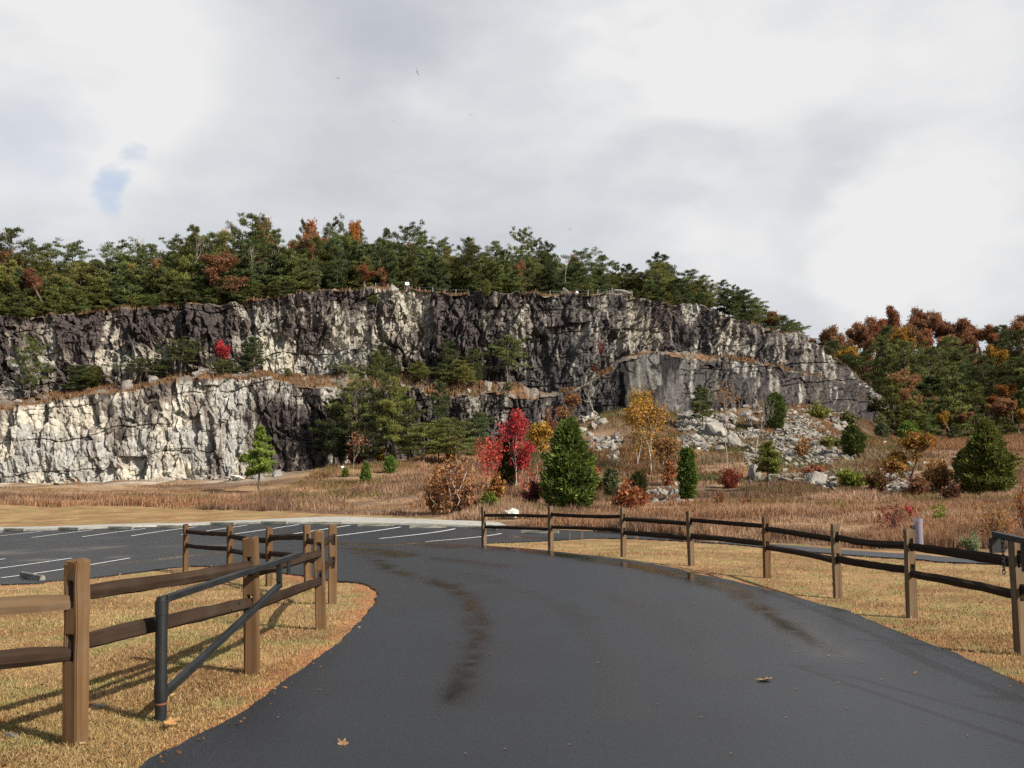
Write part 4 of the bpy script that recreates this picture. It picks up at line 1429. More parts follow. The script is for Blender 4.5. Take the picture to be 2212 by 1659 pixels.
cnt = 0
YOUNG = [with_h(pine(221, 6, 2.3, PINE, .06, .5, 1.2, .4), 6), with_h(pine(222, 6, 2.0, PINE_D, .05, .5, 1.25, .35), 6), with_h(pine(223, 6, 2.4, PINE_Y, .08, .5, 1.15, .45), 6)]
YTONE = ['mid green', 'dark green', 'yellow-green']
for row, (dy, lo_, hi_, step) in enumerate(((1.6, .14, .36, 27), (4.5, .40, .66, 30), (8.5, .60, .88, 34), (14, .66, .88, 42), (30, .52, .84, 46))):
    u = -80
    k = 0
    while u < 1640:
        q = g.random()
        open_ = 690 < u < 1030 or 1120 < u < 1400
        if (open_ and row == 0) or (open_ and row == 1 and q < .45) or (1180 < u < 1400 and row in (1, 2) and q < .65) or (u > 1540 and (q < .5 or row > 2)):
            u += step * g.uniform(.5, .8)
            continue
        p = top_pt(u, dy + g.uniform(-.7, 1.2) + (3.5 if open_ and row < 4 else 0))
        top = proj(p)[1] - (proj(p)[1] - skyv(u)) * g.uniform(lo_, hi_)
        h = max(metres(proj(p)[1] - top, p), 2.2)
        rn_ = ['front', 'second', 'third', 'fourth', 'rear'][row]
        if row < 2:
            i = int(g.choice([0, 1, 2], p=[.4, .35, .25]))
            m_, tone_, wd = YOUNG[i], YTONE[i], g.uniform(.95, 1.3) * (1.05 if row == 0 else .95) * (6 / max(h, 4)) ** .4
        else:
            i = int(g.choice([0, 1, 2, 3, 5, 6], p=[.2, .15, .2, .15, .15, .15]))
            m_, tone_, wd = PINES[i], PINE_TONE[i], g.uniform(.95, 1.2) * (10 / max(h, 6)) ** .5
        if row in (1, 2) and g.random() < .11:
            plant('oak_tree', f'rust brown oak in {rn_} row of cliff-top wood, {ORD[k]} from left', 'tree', OAKS[int(g.choice([0, 2]))], p - Vector((0, 0, .3)), h, .8, group='oaks in the cliff-top wood')
        elif row == 4 and g.random() < .35:
            plant('oak_tree', f'rust brown tree in rear row of cliff-top wood, {ORD[k]} from left', 'tree', OAKS[0], p - Vector((0, 0, .3)), h, 1.0, group='trees in the rear row of the cliff-top wood')
        else:
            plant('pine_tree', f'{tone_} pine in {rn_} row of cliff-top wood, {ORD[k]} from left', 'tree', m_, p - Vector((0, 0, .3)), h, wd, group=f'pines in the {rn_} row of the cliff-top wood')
        u += step * g.uniform(.7, 1.25)
        k += 1
for (u, v, i, dy, w, txt) in ((450, 545, 2, 4.5, 1.0, 'broad rust brown oak standing before the pines above the dark wall'), (100, 585, 0, 3.5, .55, 'small rusty oak low among the pines at the far left of the cliff top'),
                              (790, 575, 4, 5, .62, 'low reddish oak between pines left of the white trail sign'), (700, 516, 4, 14, .5, 'small red crown showing between pines near the orange tree'), (560, 560, 2, 8, .5, 'brown leafy tree behind the two white dead trunks'),
                              (270, 565, 1, 6, .4, 'small orange crown tucked behind a dark pine on the left')):
    p = top_pt(u, dy)
    h = metres(proj(p)[1] - v, p)
    plant('oak_tree', txt, 'tree', OAKS[i], p, h, w * 12 / h, group='oaks among the cliff-top pines')
for (u, v, dy, w, txt) in ((542, 530, 4.5, .5, 'white dead forked trunk among the pines above the pale block'), (578, 528, 5.2, .45, 'second white dead trunk just right of the forked one'), (412, 500, 6, .35, 'thin grey dead pine above the dark purple wall'),
                           (1078, 512, 8, .55, 'grey leafless tree rising above the round green bush'), (1222, 545, 7, .3, 'thin pale dead stem above the grassy brow'), (290, 510, 18, .6, 'bare grey treetop on the left skyline')):
    p = top_pt(u, dy)
    h = metres(proj(p)[1] - v, p)
    plant('bare_tree', txt, 'tree', BARE[k % 2], p, h, w, group='leafless trees on the cliff top')
for (u, v0, v1, dy, i, w, txt) in ((1085, 588, 632, 2.2, 0, 1.9, 'round dense green bush at the cliff edge below the grey dead tree'), (530, 598, 648, 1.6, 0, 1.6, 'low dark green bush over the pale block'), (330, 640, 672, .8, 0, 1.6, 'dark bush hanging at the edge above the striped wall'),
                                 (1265, 592, 622, 5, 1, 1.6, 'round olive bush behind the brow fence'), (1375, 608, 632, 5, 1, 1.3, 'small yellow-green bush beside the close-set posts'), (592, 600, 640, 1.2, 1, 1.7, 'yellow-green pine bush leaning over the edge right of the pale block')):
    p = top_pt(u, dy)
    h = metres(v1 - v0, p)
    plant('evergreen_bush', txt, 'bush', BUSHPINE[i], p - Vector((0, 0, .2)), h, w * .8, group='bushes along the cliff edge')
p = cliff_pt(1047, 4, .90) + Vector((0, -.8, -.6))
plant('evergreen_bush', 'green bush growing out of the rock face just under the cliff edge', 'bush', BUSHPINE[1], p, metres(36, p), .75)
p = cliff_pt(812, 4, .70) + Vector((0, -.8, -.6))
plant('evergreen_bush', 'small spreading green bush on the face below the leaning slab', 'bush', BUSHPINE[1], p, metres(18, p), 1.6)

# trees on the ledge and at the foot of the wall: (u, v foot, v tip, kind, index, width, label)
LEDGE = [(62, 725, 853, 1, .75, 'tall ragged pine on the ledge at the far left'), (178, 782, 840, 5, .95, 'short dark pine on the ledge, second from the left'), (205, 785, 835, 3, .9, 'short yellow-green pine on the ledge beside a dark one'),
         (304, 768, 828, 4, 1.35, 'flat spreading pine with a visible trunk on the ledge'), (390, 726, 815, 4, 1.0, 'leaning open pine on the ledge below the dark wall'), (482, 772, 812, 1, 1.2, 'small pine on the ledge under the little red maple'),
         (546, 722, 802, 2, .95, 'neat conical pine on the ledge against white rock'), (622, 790, 815, 3, 1.0, 'tiny pine on the ledge beside the white rock wall'), (738, 778, 835, 4, 1.25, 'flat pine on the ledge right of the white wall'),
         (820, 740, 845, 2, .85, 'dark pine standing on the ledge in the middle of the cliff'), (848, 770, 845, 0, .8, 'green pine right of the dark one in the middle of the ledge'), (908, 775, 846, 3, .9, 'thin yellowish pine on the brown grass ledge'), (964, 728, 842, 2, .8, 'tall dark pine on the grassy ledge beside the overhang'),
         (988, 772, 850, 3, 1.0, 'flat yellow-green pine on the grassy ledge with a bare trunk'), (1022, 745, 838, 0, .9, 'loose pine on the ledge left of the pale block'), (1096, 718, 828, 4, .95, 'lone pine with a long bare trunk against dark rock'), (1095, 862, 905, 0, 1.2, 'low green pine hanging under the ledge above the red maple')]
for (u, v, vf, i, w, txt) in LEDGE:
    tt_ = float(np.interp(u, [0, 700, 900, 1100], [.70, .75, .5, .45]))
    p = cliff_pt(u, 2, tt_)
    h = max(metres(proj(p)[1] - v, p), 1.5)
    plant('pine_tree', txt, 'tree', PINES[i], p - Vector((0, 0, .4)), h, w * 8.5 / max(h, 4), group='pines on the cliff ledge')
p = cliff_pt(486, 2, .9)
plant('maple_tree', 'little crimson maple on the ledge against the dark wall', 'tree', with_h(broadleaf(330, 5, RED, 1400, .26, .3, 3, .6, .8, .35), 5), p, metres(proj(p)[1] - 738, p), .8)
for (u, t_, hpx, pal, txt) in ((1302, .42, 34, RED[3:] + REDDARK, 'crimson creeper bush on the dark cliff face'), (1275, .12, 18, REDDARK, 'low red bush on the cliff face under the crimson one')):
    p = cliff_pt(u, 3, t_) + Vector((0, -.5, 0))
    plant('red_bush', txt, 'bush', with_h(shrub(335 + u, 3, 3.4, pal, 420, .24, 14), 3), p, metres(hpx, p), 1.0)
def pxy_(u, Y):
    return (ray(u, 960)[0] / ray(u, 960)[1] * Y, Y)


FLOOR = [(722, 862, 985, 5, 1.0, 'dark pine at the left of the clump under the stained wall'), (768, 800, 990, 1, .85, 'tall pine in the left half of the clump at the cliff foot'), (812, 757, 992, 0, .75, 'tallest olive pine in the middle of the clump at the cliff foot'), (848, 815, 995, 3, .8, 'yellow-green pine right of the tallest in the clump'),
         (882, 855, 994, 0, .95, 'spreading green pine in the right half of the clump'), (948, 822, 988, 2, .62, 'dark narrow pine at the right of the clump at the cliff foot'), (985, 905, 992, 6, 1.1, 'low yellowish pine at the right end of the clump'), (1034, 890, 950, 2, .85, 'small blue-green pine alone before dark rock'),
         (795, 900, 996, 5, .9, 'short dark pine at the front of the clump'), (915, 915, 998, 3, 1.1, 'short bushy pine at the front right of the clump')]
for (u, v, vf, i, w, txt) in FLOOR:
    yy_ = (126 if u < 1000 else 133) - (vf - 985) * .4 if vf > 960 else 136
    p = Vector((*pxy_(u, yy_), 0))
    p.z = g1(p.x, p.y)
    h = metres(proj(p)[1] - v, p)
    plant('pine_tree', txt, 'tree', PINES[i], p, h, w * 9.5 / max(h, 4), group='pines in the clump at the cliff foot')

M_FOL = foliage_mat('field_evergreen', .28, .06)
M_LEAF = foliage_mat('field_autumn_leaves', .4, .06)
# single trees and bushes on the field: (u, v foot, v tip, width px, maker, name, label, category)
_id = [600]


def single(u, vf, vt, wpx, maker, name, label, cat, group=None, **kw):
    """maker(h, w) gives the plant's meshes at true size"""
    p = hit(u, vf)
    h, w = metres(vf - vt, p), metres(wpx, p)
    _id[0] += 1
    m = maker(_id[0], h, w)
    return plant(name, label, cat, (m[0], m[1], h), p - Vector((0, 0, .05)), h, group=group, **kw)


def mk_cedar(pal, shape, n, leaf):
    return lambda s, h, w: cedar(s, h, w / 2 * .80, pal, shape, n, leaf)


def mk_shrub(pal, n, leaf, stems=14, bark=None, lo=.05):
    return lambda s, h, w: shrub(s, h, w, pal, n, leaf, stems, bark, lo)


def mk_broad(pal, n, leaf, **kw):
    return lambda s, h, w: broadleaf(s, h, pal, n, leaf, width=w, **kw)


def mk_pine(pal, **kw):
    return lambda s, h, w: pine(s, h, w / 2 * .92, pal, **kw)


single(1231, 1106, 910, 132, mk_cedar(CEDAR, 'cone', 16000, .30), 'cedar_tree', 'big dense dark green cedar beside the white boulder', 'tree')
single(1097, 1062, 946, 46, mk_cedar(CEDAR_O, 'column', 5000, .24), 'cedar_tree', 'olive brown cedar in front of the crimson maple', 'tree')
single(1320, 1074, 1012, 34, mk_cedar(CEDAR_O + GREYGREEN, 'column', 2600, .22), 'cedar_tree', 'grey-green small cedar right of the big cedar', 'tree')
single(1486, 1084, 970, 40, mk_cedar(CEDAR, 'column', 5500, .24), 'cedar_tree', 'narrow columnar cedar among the pale rocks', 'tree')
single(1844, 989, 920, 52, mk_cedar(CEDAR_O + CEDAR, 'round', 4200, .34), 'cedar_tree', 'round olive cedar at the right end of the rubble slope', 'tree')
single(790, 1048, 999, 25, mk_cedar(PINE_B + CEDAR, 'cone', 2200, .22), 'cedar_tree', 'small bright green conical cedar in the brown field', 'tree')
single(843, 1023, 986, 29, mk_cedar(PINE_B + CEDAR, 'round', 2200, .24), 'cedar_tree', 'small rounded green cedar in the brown field', 'tree')
single(746, 1032, 1013, 14, mk_cedar(PINE_B + OLIVE, 'round', 900, .22), 'cedar_tree', 'tiny green cedar in the field by the thin bare tree', 'tree')
single(2138, 1072, 912, 118, mk_cedar(PINE_Y + OLIVE + CEDAR, 'cone', 12000, .32), 'pine_tree', 'big bushy olive pine at the right edge of the field', 'tree')
single(2090, 1068, 975, 50, mk_cedar(PINE_Y + OLIVE, 'round', 5000, .30), 'pine_tree', 'lower olive pine leaning on the big bushy one', 'tree')
single(559, 1066, 922, 74, mk_pine(PINE_B, lo=.30, flat=.55, dens=1.5, wild=.35, tuft=.26, cone=.75, clump=.58), 'pine_tree', 'lone bright green young pine in the left field', 'tree')
single(1660, 1065, 956, 56, mk_pine(PINE_B + YELLOW[:1] + PINE_Y, lo=.40, flat=.5, dens=1.6, wild=.4, tuft=.22, cone=.4, clump=.6), 'pine_tree', 'young yellowing pine beside the split boulder', 'tree')
single(1518, 930, 838, 56, mk_pine(PINE_D + PINE, lo=.30, flat=.4, dens=1.0), 'pine_tree', 'dark pine standing before the sloping grey slab', 'tree')
single(1676, 930, 850, 50, mk_cedar(PINE + CEDAR, 'round', 4600, .36), 'pine_tree', 'rounded dark pine on the rubble behind the bare grey tree', 'tree')
single(1962, 962, 912, 34, mk_cedar(PINE_B, 'round', 2600, .40), 'pine_tree', 'bright green young pine at the edge of the dark wood', 'tree')
single(1906, 955, 914, 30, mk_cedar(GREYGREEN + CEDAR_O, 'round', 2000, .40), 'cedar_tree', 'grey-green cedar at the edge of the dark wood', 'tree')
single(1112, 1066, 886, 70, mk_broad(RED, 3000, .17, shrink=.86, trunk=.20, depth=4, spread=.5, up=1.1, blob=.26, bark=M_PALE, rad=.010), 'maple_tree', 'crimson maple left of the big cedar', 'tree')
single(1052, 1078, 946, 44, mk_broad(REDORANGE + RED, 1300, .16, shrink=.86, trunk=.24, depth=3, spread=.45, up=1.2, blob=.35, bark=M_PALE, rad=.008), 'maple_tree', 'thin salmon red maple with pale stems left of the crimson one', 'tree')
single(1376, 1014, 836, 64, mk_broad(YELLOW + ORANGE[:1], 2600, .22, shrink=.92, trunk=.18, depth=4, spread=.45, up=1.2, blob=.40, bark=M_PALE, rad=.011), 'poplar_tree', 'golden yellow poplar before the cave, left of two', 'tree')
single(1408, 1026, 850, 72, mk_broad(YELLOW + COPPER[:2], 2300, .22, shrink=.92, trunk=.18, depth=4, spread=.48, up=1.1, blob=.42, bark=M_PALE, rad=.011), 'poplar_tree', 'golden poplar with a white trunk, right of two', 'tree')
single(1434, 1052, 950, 46, mk_broad(COPPER + RUST, 900, .26, trunk=.45, depth=3, spread=.4, up=1.1, blob=.35, bark=M_PALE, rad=.009), 'birch_tree', 'white-stemmed tree with few copper leaves beside the columnar cedar', 'tree')
single(1447, 1052, 985, 44, mk_shrub(RUST + REDORANGE, 1500, .24, 10), 'oak_bush', 'rusty oak bush behind the columnar cedar', 'bush')
single(1500, 1022, 960, 16, mk_shrub(ORANGE + YELLOW, 420, .22, 6), 'yellow_bush', 'small orange sapling peeping out behind the columnar cedar', 'bush')
single(1178, 1030, 918, 44, mk_broad(YELLOW, 1700, .28, trunk=.3, depth=3, spread=.5, up=.9, blob=.40), 'yellow_tree', 'yellow leafy tree behind the left side of the big cedar', 'tree')
single(1291, 1072, 1000, 24, mk_shrub(RED + REDORANGE, 900, .22, 8), 'red_bush', 'scarlet bush between the big cedar and a grey one', 'bush')
single(1154, 1102, 1036, 52, mk_shrub(PURPLE + REDDARK, 1300, .16, 16), 'purple_bush', 'dark purple thicket left of the big cedar', 'bush')
single(1150, 1078, 995, 44, mk_shrub(REDDARK + RED, 420, .18, 14, M_PALE), 'red_bush', 'thin pinkish thicket of pale stems under the crimson maple', 'bush')
single(978, 1112, 980, 112, mk_shrub(COPPER + RUST, 1500, .20, 22, M_PALE, .15), 'copper_sapling', 'clump of big copper-leaved saplings left of the red maples', 'bush')
single(945, 1108, 1000, 52, mk_shrub(COPPER + YELLOW[:1], 800, .25, 9, M_PALE, .25), 'copper_sapling', 'tall gold-tipped sapling at the left of the copper clump', 'bush')
single(1070, 1098, 1018, 52, mk_shrub(COPPER + YELLOW, 700, .24, 9, M_PALE, .3), 'copper_sapling', 'golden sapling in front of the thin salmon maple', 'bush')
single(1010, 1112, 1046, 58, mk_shrub(RUST + BROWN, 900, .22, 12), 'brown_bush', 'rust bush at the right foot of the copper clump', 'bush')
single(1056, 1112, 1066, 36, mk_cedar(PINE_B + OLIVE, 'round', 1300, .22), 'evergreen_bush', 'small green bush just left of the white boulder', 'bush')
single(1355, 1105, 1042, 84, mk_shrub(REDORANGE + COPPER, 1500, .24, 14, M_PALE, .2), 'copper_sapling', 'orange-red leaved saplings right of the big cedar', 'bush')
single(1380, 1072, 1020, 40, mk_cedar(CEDAR_O, 'round', 1800, .24), 'evergreen_bush', 'dull olive bush behind the orange-red saplings', 'bush')
single(1579, 1056, 1010, 58, mk_shrub(REDDARK + RED[3:], 2400, .17, 26), 'red_bush', 'wine-red rounded bush at the foot of the thin tall tree', 'bush')
single(1962, 1040, 940, 88, mk_broad(YELLOW + COPPER + OLIVE, 2600, .26, trunk=.18, depth=4, spread=.6, up=.7, blob=.30, rad=.012), 'yellow_tree', 'gold and orange bushy tree on the right rubble heap', 'tree')
single(2030, 1064, 990, 74, mk_shrub(COPPER + RUST + ORANGE, 2200, .22, 20), 'oak_bush', 'copper bush right of the gold bushy tree', 'bush')
single(1895, 1064, 1008, 66, mk_shrub(PURPLE + REDDARK + OLIVE, 1700, .20, 18), 'purple_bush', 'dark reddish bush at the left of the right rubble heap', 'bush')
single(1985, 1076, 1024, 50, mk_shrub(REDDARK + RUST, 900, .18, 16), 'red_bush', 'dull red bush at the foot of the right rubble heap', 'bush')
single(2060, 1085, 1040, 50, mk_shrub(PURPLE + BROWN, 900, .18, 16), 'brown_bush', 'brown twiggy bush below the copper bush', 'bush')
single(1838, 1052, 1012, 70, mk_shrub(OLIVE + LIME, 1600, .24, 16), 'green_bush', 'yellow-green bush right of the shadowed boulder', 'bush')
single(1790, 970, 940, 60, mk_shrub(OLIVE + PINE_Y, 1200, .30, 14), 'green_bush', 'low olive bush on the rubble slope', 'bush')
single(1770, 905, 868, 54, mk_shrub(OLIVE + LIME[:1], 1100, .34, 12), 'green_bush', 'yellowish bush at the foot of the right rock wall', 'bush')
single(1832, 925, 880, 50, mk_shrub(OLIVE + CEDAR_O, 1200, .34, 14), 'green_bush', 'olive bush low on the right end of the rock wall', 'bush')
single(1735, 990, 945, 44, mk_shrub(RUST + COPPER, 900, .26, 12), 'oak_bush', 'rust leaved bush round the second thin bare tree', 'bush')
single(1755, 1028, 1000, 46, mk_shrub(RUST + REDORANGE, 800, .24, 12), 'oak_bush', 'rusty scrub above the shadowed boulder', 'bush')
single(1634, 983, 858, 84, mk_broad(BROWN, 0, 0, trunk=.30, depth=5, spread=.36, up=1.1, bark=M_PALE, rad=.011), 'bare_tree', 'leafless pale grey tree with a fan of fine branches', 'tree')
single(1570, 1012, 828, 40, mk_broad(ORANGE + BROWN, 160, .24, trunk=.55, depth=4, spread=.33, up=1.1, blob=.5, bark=M_PALE, rad=.009), 'bare_tree', 'tall thin nearly leafless tree behind the wine-red bush', 'tree')
single(1733, 970, 862, 30, mk_broad(BROWN, 60, .22, trunk=.55, depth=3, spread=.35, up=1.0, blob=.4, bark=M_PALE, rad=.009), 'bare_tree', 'thin leafless tree on the pale rubble slope', 'tree')
single(763, 1034, 928, 46, mk_broad(BROWN + RUST, 200, .2, trunk=.42, depth=4, spread=.38, up=1.0, blob=.5, bark=M_PALE, rad=.009), 'bare_tree', 'thin leafless white-stemmed tree before the pine clump', 'tree')
single(1290, 915, 830, 60, mk_broad(BROWN, 0, 0, trunk=.30, depth=4, spread=.55, up=.6, bark=M_PALE, rad=.012), 'bare_tree', 'leafless tree left of the cave against dark rock', 'tree')
single(1232, 925, 850, 56, mk_broad(COPPER + RUST, 900, .30, trunk=.3, depth=3, spread=.55, up=.8, blob=.4), 'oak_tree', 'copper leaved small tree at the foot of the dark wall', 'tree')
single(1186, 948, 870, 44, mk_shrub(BROWN + REDDARK, 600, .24, 12), 'brown_bush', 'brown scrub above the big cedar', 'bush')
single(725, 992, 966, 64, mk_shrub(REDDARK + RED, 1300, .24, 16), 'red_bush', 'pinkish red low bush at the foot of the stained wall', 'bush')
single(768, 1004, 962, 40, mk_shrub(RED + RUST, 800, .26, 10), 'red_bush', 'red bush behind the thin bare tree', 'bush')
single(819, 1000, 962, 42, mk_shrub(YELLOW, 700, .28, 8), 'yellow_bush', 'bright yellow bush at the foot of the pine clump', 'bush')
single(665, 1000, 965, 60, mk_shrub(OLIVE + YELLOW[1:2], 1200, .30, 14), 'green_bush', 'olive and yellow scrub at the corner of the pale wall', 'bush')
single(228, 1022, 974, 32, mk_shrub(YELLOW, 700, .30, 8), 'yellow_bush', 'yellow bush at the foot of the pale wall', 'bush')
single(258, 1020, 982, 36, mk_shrub(BROWN + YELLOW[3:], 700, .30, 10), 'brown_bush', 'brownish bush right of the yellow one by the pale wall', 'bush')
single(980, 1000, 935, 46, mk_shrub(ORANGE + YELLOW, 700, .30, 10), 'yellow_bush', 'orange-yellow bush among the right end of the pine clump', 'bush')
# thin saplings in the right foreground
single(1932, 1148, 1066, 70, mk_shrub(RED[3:] + REDDARK, 330, .085, 16, None, .3), 'red_sapling', 'sparse red-leaved saplings behind the wooden rails', 'bush')
single(1968, 1130, 1080, 22, mk_shrub(RED, 200, .085, 4, None, .3), 'red_sapling', 'single crimson sapling in the right field', 'bush')
single(2028, 1130, 1078, 40, mk_shrub(LIME, 260, .09, 6, None, .4), 'green_sapling', 'pale green sapling in the right field', 'bush')
single(2150, 1180, 1066, 110, mk_shrub(ORANGE + COPPER, 620, .075, 18, None, .25), 'orange_sapling', 'loose orange-leaved saplings near the right gate', 'bush')
single(2215, 1150, 1015, 60, mk_shrub(REDORANGE + ORANGE, 560, .08, 8, None, .3), 'orange_sapling', 'red and orange sapling at the right edge of the picture', 'bush')
single(2099, 1190, 1146, 52, mk_shrub(GREYGREEN, 1700, .05, 20), 'grey_bush', 'silvery grey-green round bush behind the rails near the right gate', 'bush')
single(1610, 1100, 1066, 40, mk_shrub(COPPER + RUST, 260, .14, 6, None, .3), 'copper_sapling', 'copper sapling in the field left of the split boulder', 'bush')
single(1556, 1096, 1060, 22, mk_shrub(COPPER + RUST, 200, .14, 4, None, .3), 'copper_sapling', 'narrow copper sapling before the wine-red bush', 'bush')
single(1500, 1150, 1098, 26, mk_shrub(RED + COPPER, 120, .10, 4, None, .3), 'red_sapling', 'little red sapling behind the middle of the right fence', 'bush')
single(1820, 1106, 1082, 16, mk_shrub(LIME, 200, .10, 5), 'green_sapling', 'tiny lime green sapling in the right field', 'bush')

# ------------------------------------------------------------------ the wood on the right hill
cnt = {}
g = np.random.default_rng(505)
HILL_TOP = [(1770, 742), (1800, 705), (1850, 690), (1890, 700), (1930, 658), (1975, 668), (2010, 690), (2060, 694), (2110, 696), (2160, 694), (2215, 672), (2300, 680)]
hill = []
for (Y, us, kinds, lo_, hi_) in ((250, range(1775, 2300, 30), 'oak', .0, 6), (238, range(1790, 2300, 36), 'oakpine', 8, 34), (222, range(1800, 2300, 42), 'mix', 30, 66), (204, range(1830, 2300, 44), 'pine', 60, 110), (190, range(1880, 2300, 46), 'pine', 95, 150), (176, range(1925, 2300, 40), 'low', 150, 200), (169, range(1905, 2300, 34), 'low', 190, 235)):
    for u in us:
        uu = u + g.uniform(-12, 12)
        if Y < 200 and uu < 1880:
            continue
        vt = np.interp(uu, [a for a, b in HILL_TOP], [b for a, b in HILL_TOP]) + g.uniform(lo_, hi_)
        x = ray(uu, 800)[0] * Y
        p = Vector((x, Y, g1(x, Y)))
        h = metres(proj(p)[1] - vt, p)
        h = float(np.clip(h, 3.2 if Y < 172 else 5, 19))
        hill.append((Y, uu, p, h, kinds))
hill.sort(key=lambda a: (-a[0], a[1]))
names_row = {250: 'skyline row', 238: 'second row down', 222: 'third row down', 204: 'fourth row down', 190: 'fifth row down', 176: 'lowest row', 169: 'edge row'}
for (Y, uu, p, h, kinds) in hill:
    k = cnt.get(Y, 0)
    cnt[Y] = k + 1
    r = g.random()
    if kinds == 'oak':
        i, kind = int(g.choice([0, 2, 4, 0, 5], p=[.38, .22, .18, .12, .10])), 'o'
    elif kinds == 'oakpine':
        i, kind = (int(g.choice([0, 2, 4])), 'o') if r < .75 else (int(g.choice([0, 2])), 'p')
    elif kinds == 'mix':
        i, kind = (int(g.choice([0, 2, 3])), 'o') if r < .40 else (int(g.choice([0, 1, 2, 5])), 'p')
    elif kinds == 'pine':
        i, kind = (int(g.choice([1, 3, 2])), 'o') if r < .18 else (int(g.choice([0, 1, 2, 5])), 'p')
    else:
        i, kind = (int(g.choice([3, 2, 0])), 'o') if r < .30 else (int(g.choice([2, 5, 0])), 'p')
    if kind == 'o':
        plant('oak_tree', f'{OAK_TONE[i]} tree in right hill wood, {names_row[Y]}, {ORD[k]} from left', 'tree', OAKS[i], p, h, g.uniform(.9, 1.2) * min(13 / h, 1.25), group='autumn trees on the right hill')
    else:
        if Y < 200:
            i = i % 3
        plant('pine_tree', f'{(YTONE if Y < 200 else PINE_TONE)[i]} pine in right hill wood, {names_row[Y]}, {ORD[k]} from left', 'tree', YOUNG[i] if Y < 200 else PINES[i], p - Vector((0, 0, .3)), h, g.uniform(.8, 1.1) if Y < 200 else g.uniform(1.0, 1.3) * 13 / h, group='pines on the right hill')

# ------------------------------------------------------------------ boulders
def rock_mesh(seed, flat=.7, sub=3, name='boulder', mat=None):
    g = np.random.default_rng(seed)
    bm = bmesh.new()
    pts = unit(g.normal(size=(15, 3))) * np.array([1, .8, flat]) * g.uniform(.75, 1.0, (15, 1))
    vs_ = [bm.verts.new(p) for p in pts]
    r = bmesh.ops.convex_hull(bm, input=vs_)
    bmesh.ops.delete(bm, geom=[v for v in bm.verts if not v.link_faces], context='VERTS')
    bmesh.ops.bevel(bm, geom=list(bm.edges), offset=.035, segments=1, affect='EDGES')
    bmesh.ops.triangulate(bm, faces=bm.faces[:])
    bmesh.ops.subdivide_edges(bm, edges=bm.edges[:], cuts=2, use_grid_fill=True)
    co = np.array([v.co for v in bm.verts])
    nn = fbm(co * 2.2 + seed, 4, seed) - .5
    n2 = worley(co[:, :2] * 1.6 + co[:, 2:] * .7, seed)[2] - .5
    for v, a, b in zip(bm.verts, nn, n2):
        v.co *= 1 + .30 * a + .10 * b
    me = bpy.data.meshes.new(name)
    bm.to_mesh(me)
    bm.free()
    me.materials.append(mat or M_ROCK)
    return me


ROCKS = [rock_mesh(900 + i, (.5, .65, .8, .45, .9, .6, .7, .4)[i]) for i in range(8)]
g = np.random.default_rng(909)
placed = []


def boulder(u, v, wpx, where, group, label=None, mesh=None, onz=None, tall=1.0, sink=.25):
    p = onz or hit(u, v)
    w = metres(wpx, p) / 2
    m = mesh or ROCKS[int(g.integers(0, 8))]
    o = link('boulder', m, None, p + Vector((0, w * .3, w * (.55 - sink) * tall)), (g.uniform(-.5, .5), g.uniform(-.5, .5), g.uniform(0, 6.28)), (w * g.uniform(.9, 1.15), w * g.uniform(.8, 1.1), w * g.uniform(.8, 1.25) * tall))
    return tag(o, label or where, 'boulder', group)


HEAPS = [  # where, group, number, u range, upper line, depth, sizes, rubble stones
    ('below the cave', 'boulders below the cave', 26, 1255, 1340, lambda u: np.interp(u, [1255, 1335], [885, 935]), 68, (14, 34), 2600),
    ('under the sloping slab', 'boulders under the sloping slab', 44, 1470, 1615, lambda u: 885 + 0 * u, 92, (13, 46), 3200),
    ('on the right rubble slope', 'boulders on the right slope', 60, 1612, 1845, lambda u: np.interp(u, [1612, 1700, 1845], [890, 872, 900]), 92, (13, 48), 5200),
    ('behind the right fence', 'boulders behind the right fence', 34, 1310, 1495, lambda u: 1052 + 0 * u, 36, (10, 34), 700),
    ('in the middle pile', 'boulders in the middle pile', 40, 1612, 1800, lambda u: np.interp(u, [1612, 1700, 1800], [992, 975, 1000]), 56, (9, 30), 2200),
    ('on the right heap', 'boulders on the right heap', 26, 1900, 2115, lambda u: np.interp(u, [1900, 1990, 2115], [1026, 996, 1026]), 50, (10, 32), 700),
    ('at the pale wall foot', 'boulders at the foot of the pale wall', 30, -5, 600, lambda u: np.interp(u, [0, 300, 600], [1022, 1016, 1016]), 20, (9, 34), 1500),
    ('at the stained wall corner', 'stones at the wall corner', 10, 640, 800, lambda u: 978 + 0 * u, 22, (8, 18), 400)]
rv, rq, rn0 = [], [], 0
RB = []
for i_ in range(6):
    bm = bmesh.new()
    for p_ in unit(g.normal(size=(9, 3))) * np.array([1, .75, .6]) * g.uniform(.7, 1.0, (9, 1)):
        bm.verts.new(p_)
    bmesh.ops.convex_hull(bm, input=bm.verts[:])
    bmesh.ops.triangulate(bm, faces=bm.faces[:])
    bm.verts.index_update()
    RB.append((np.array([v.co for v in bm.verts]), np.array([[v.index for v in f.verts] for f in bm.faces])))
    bm.free()
HEAP_AREAS = []
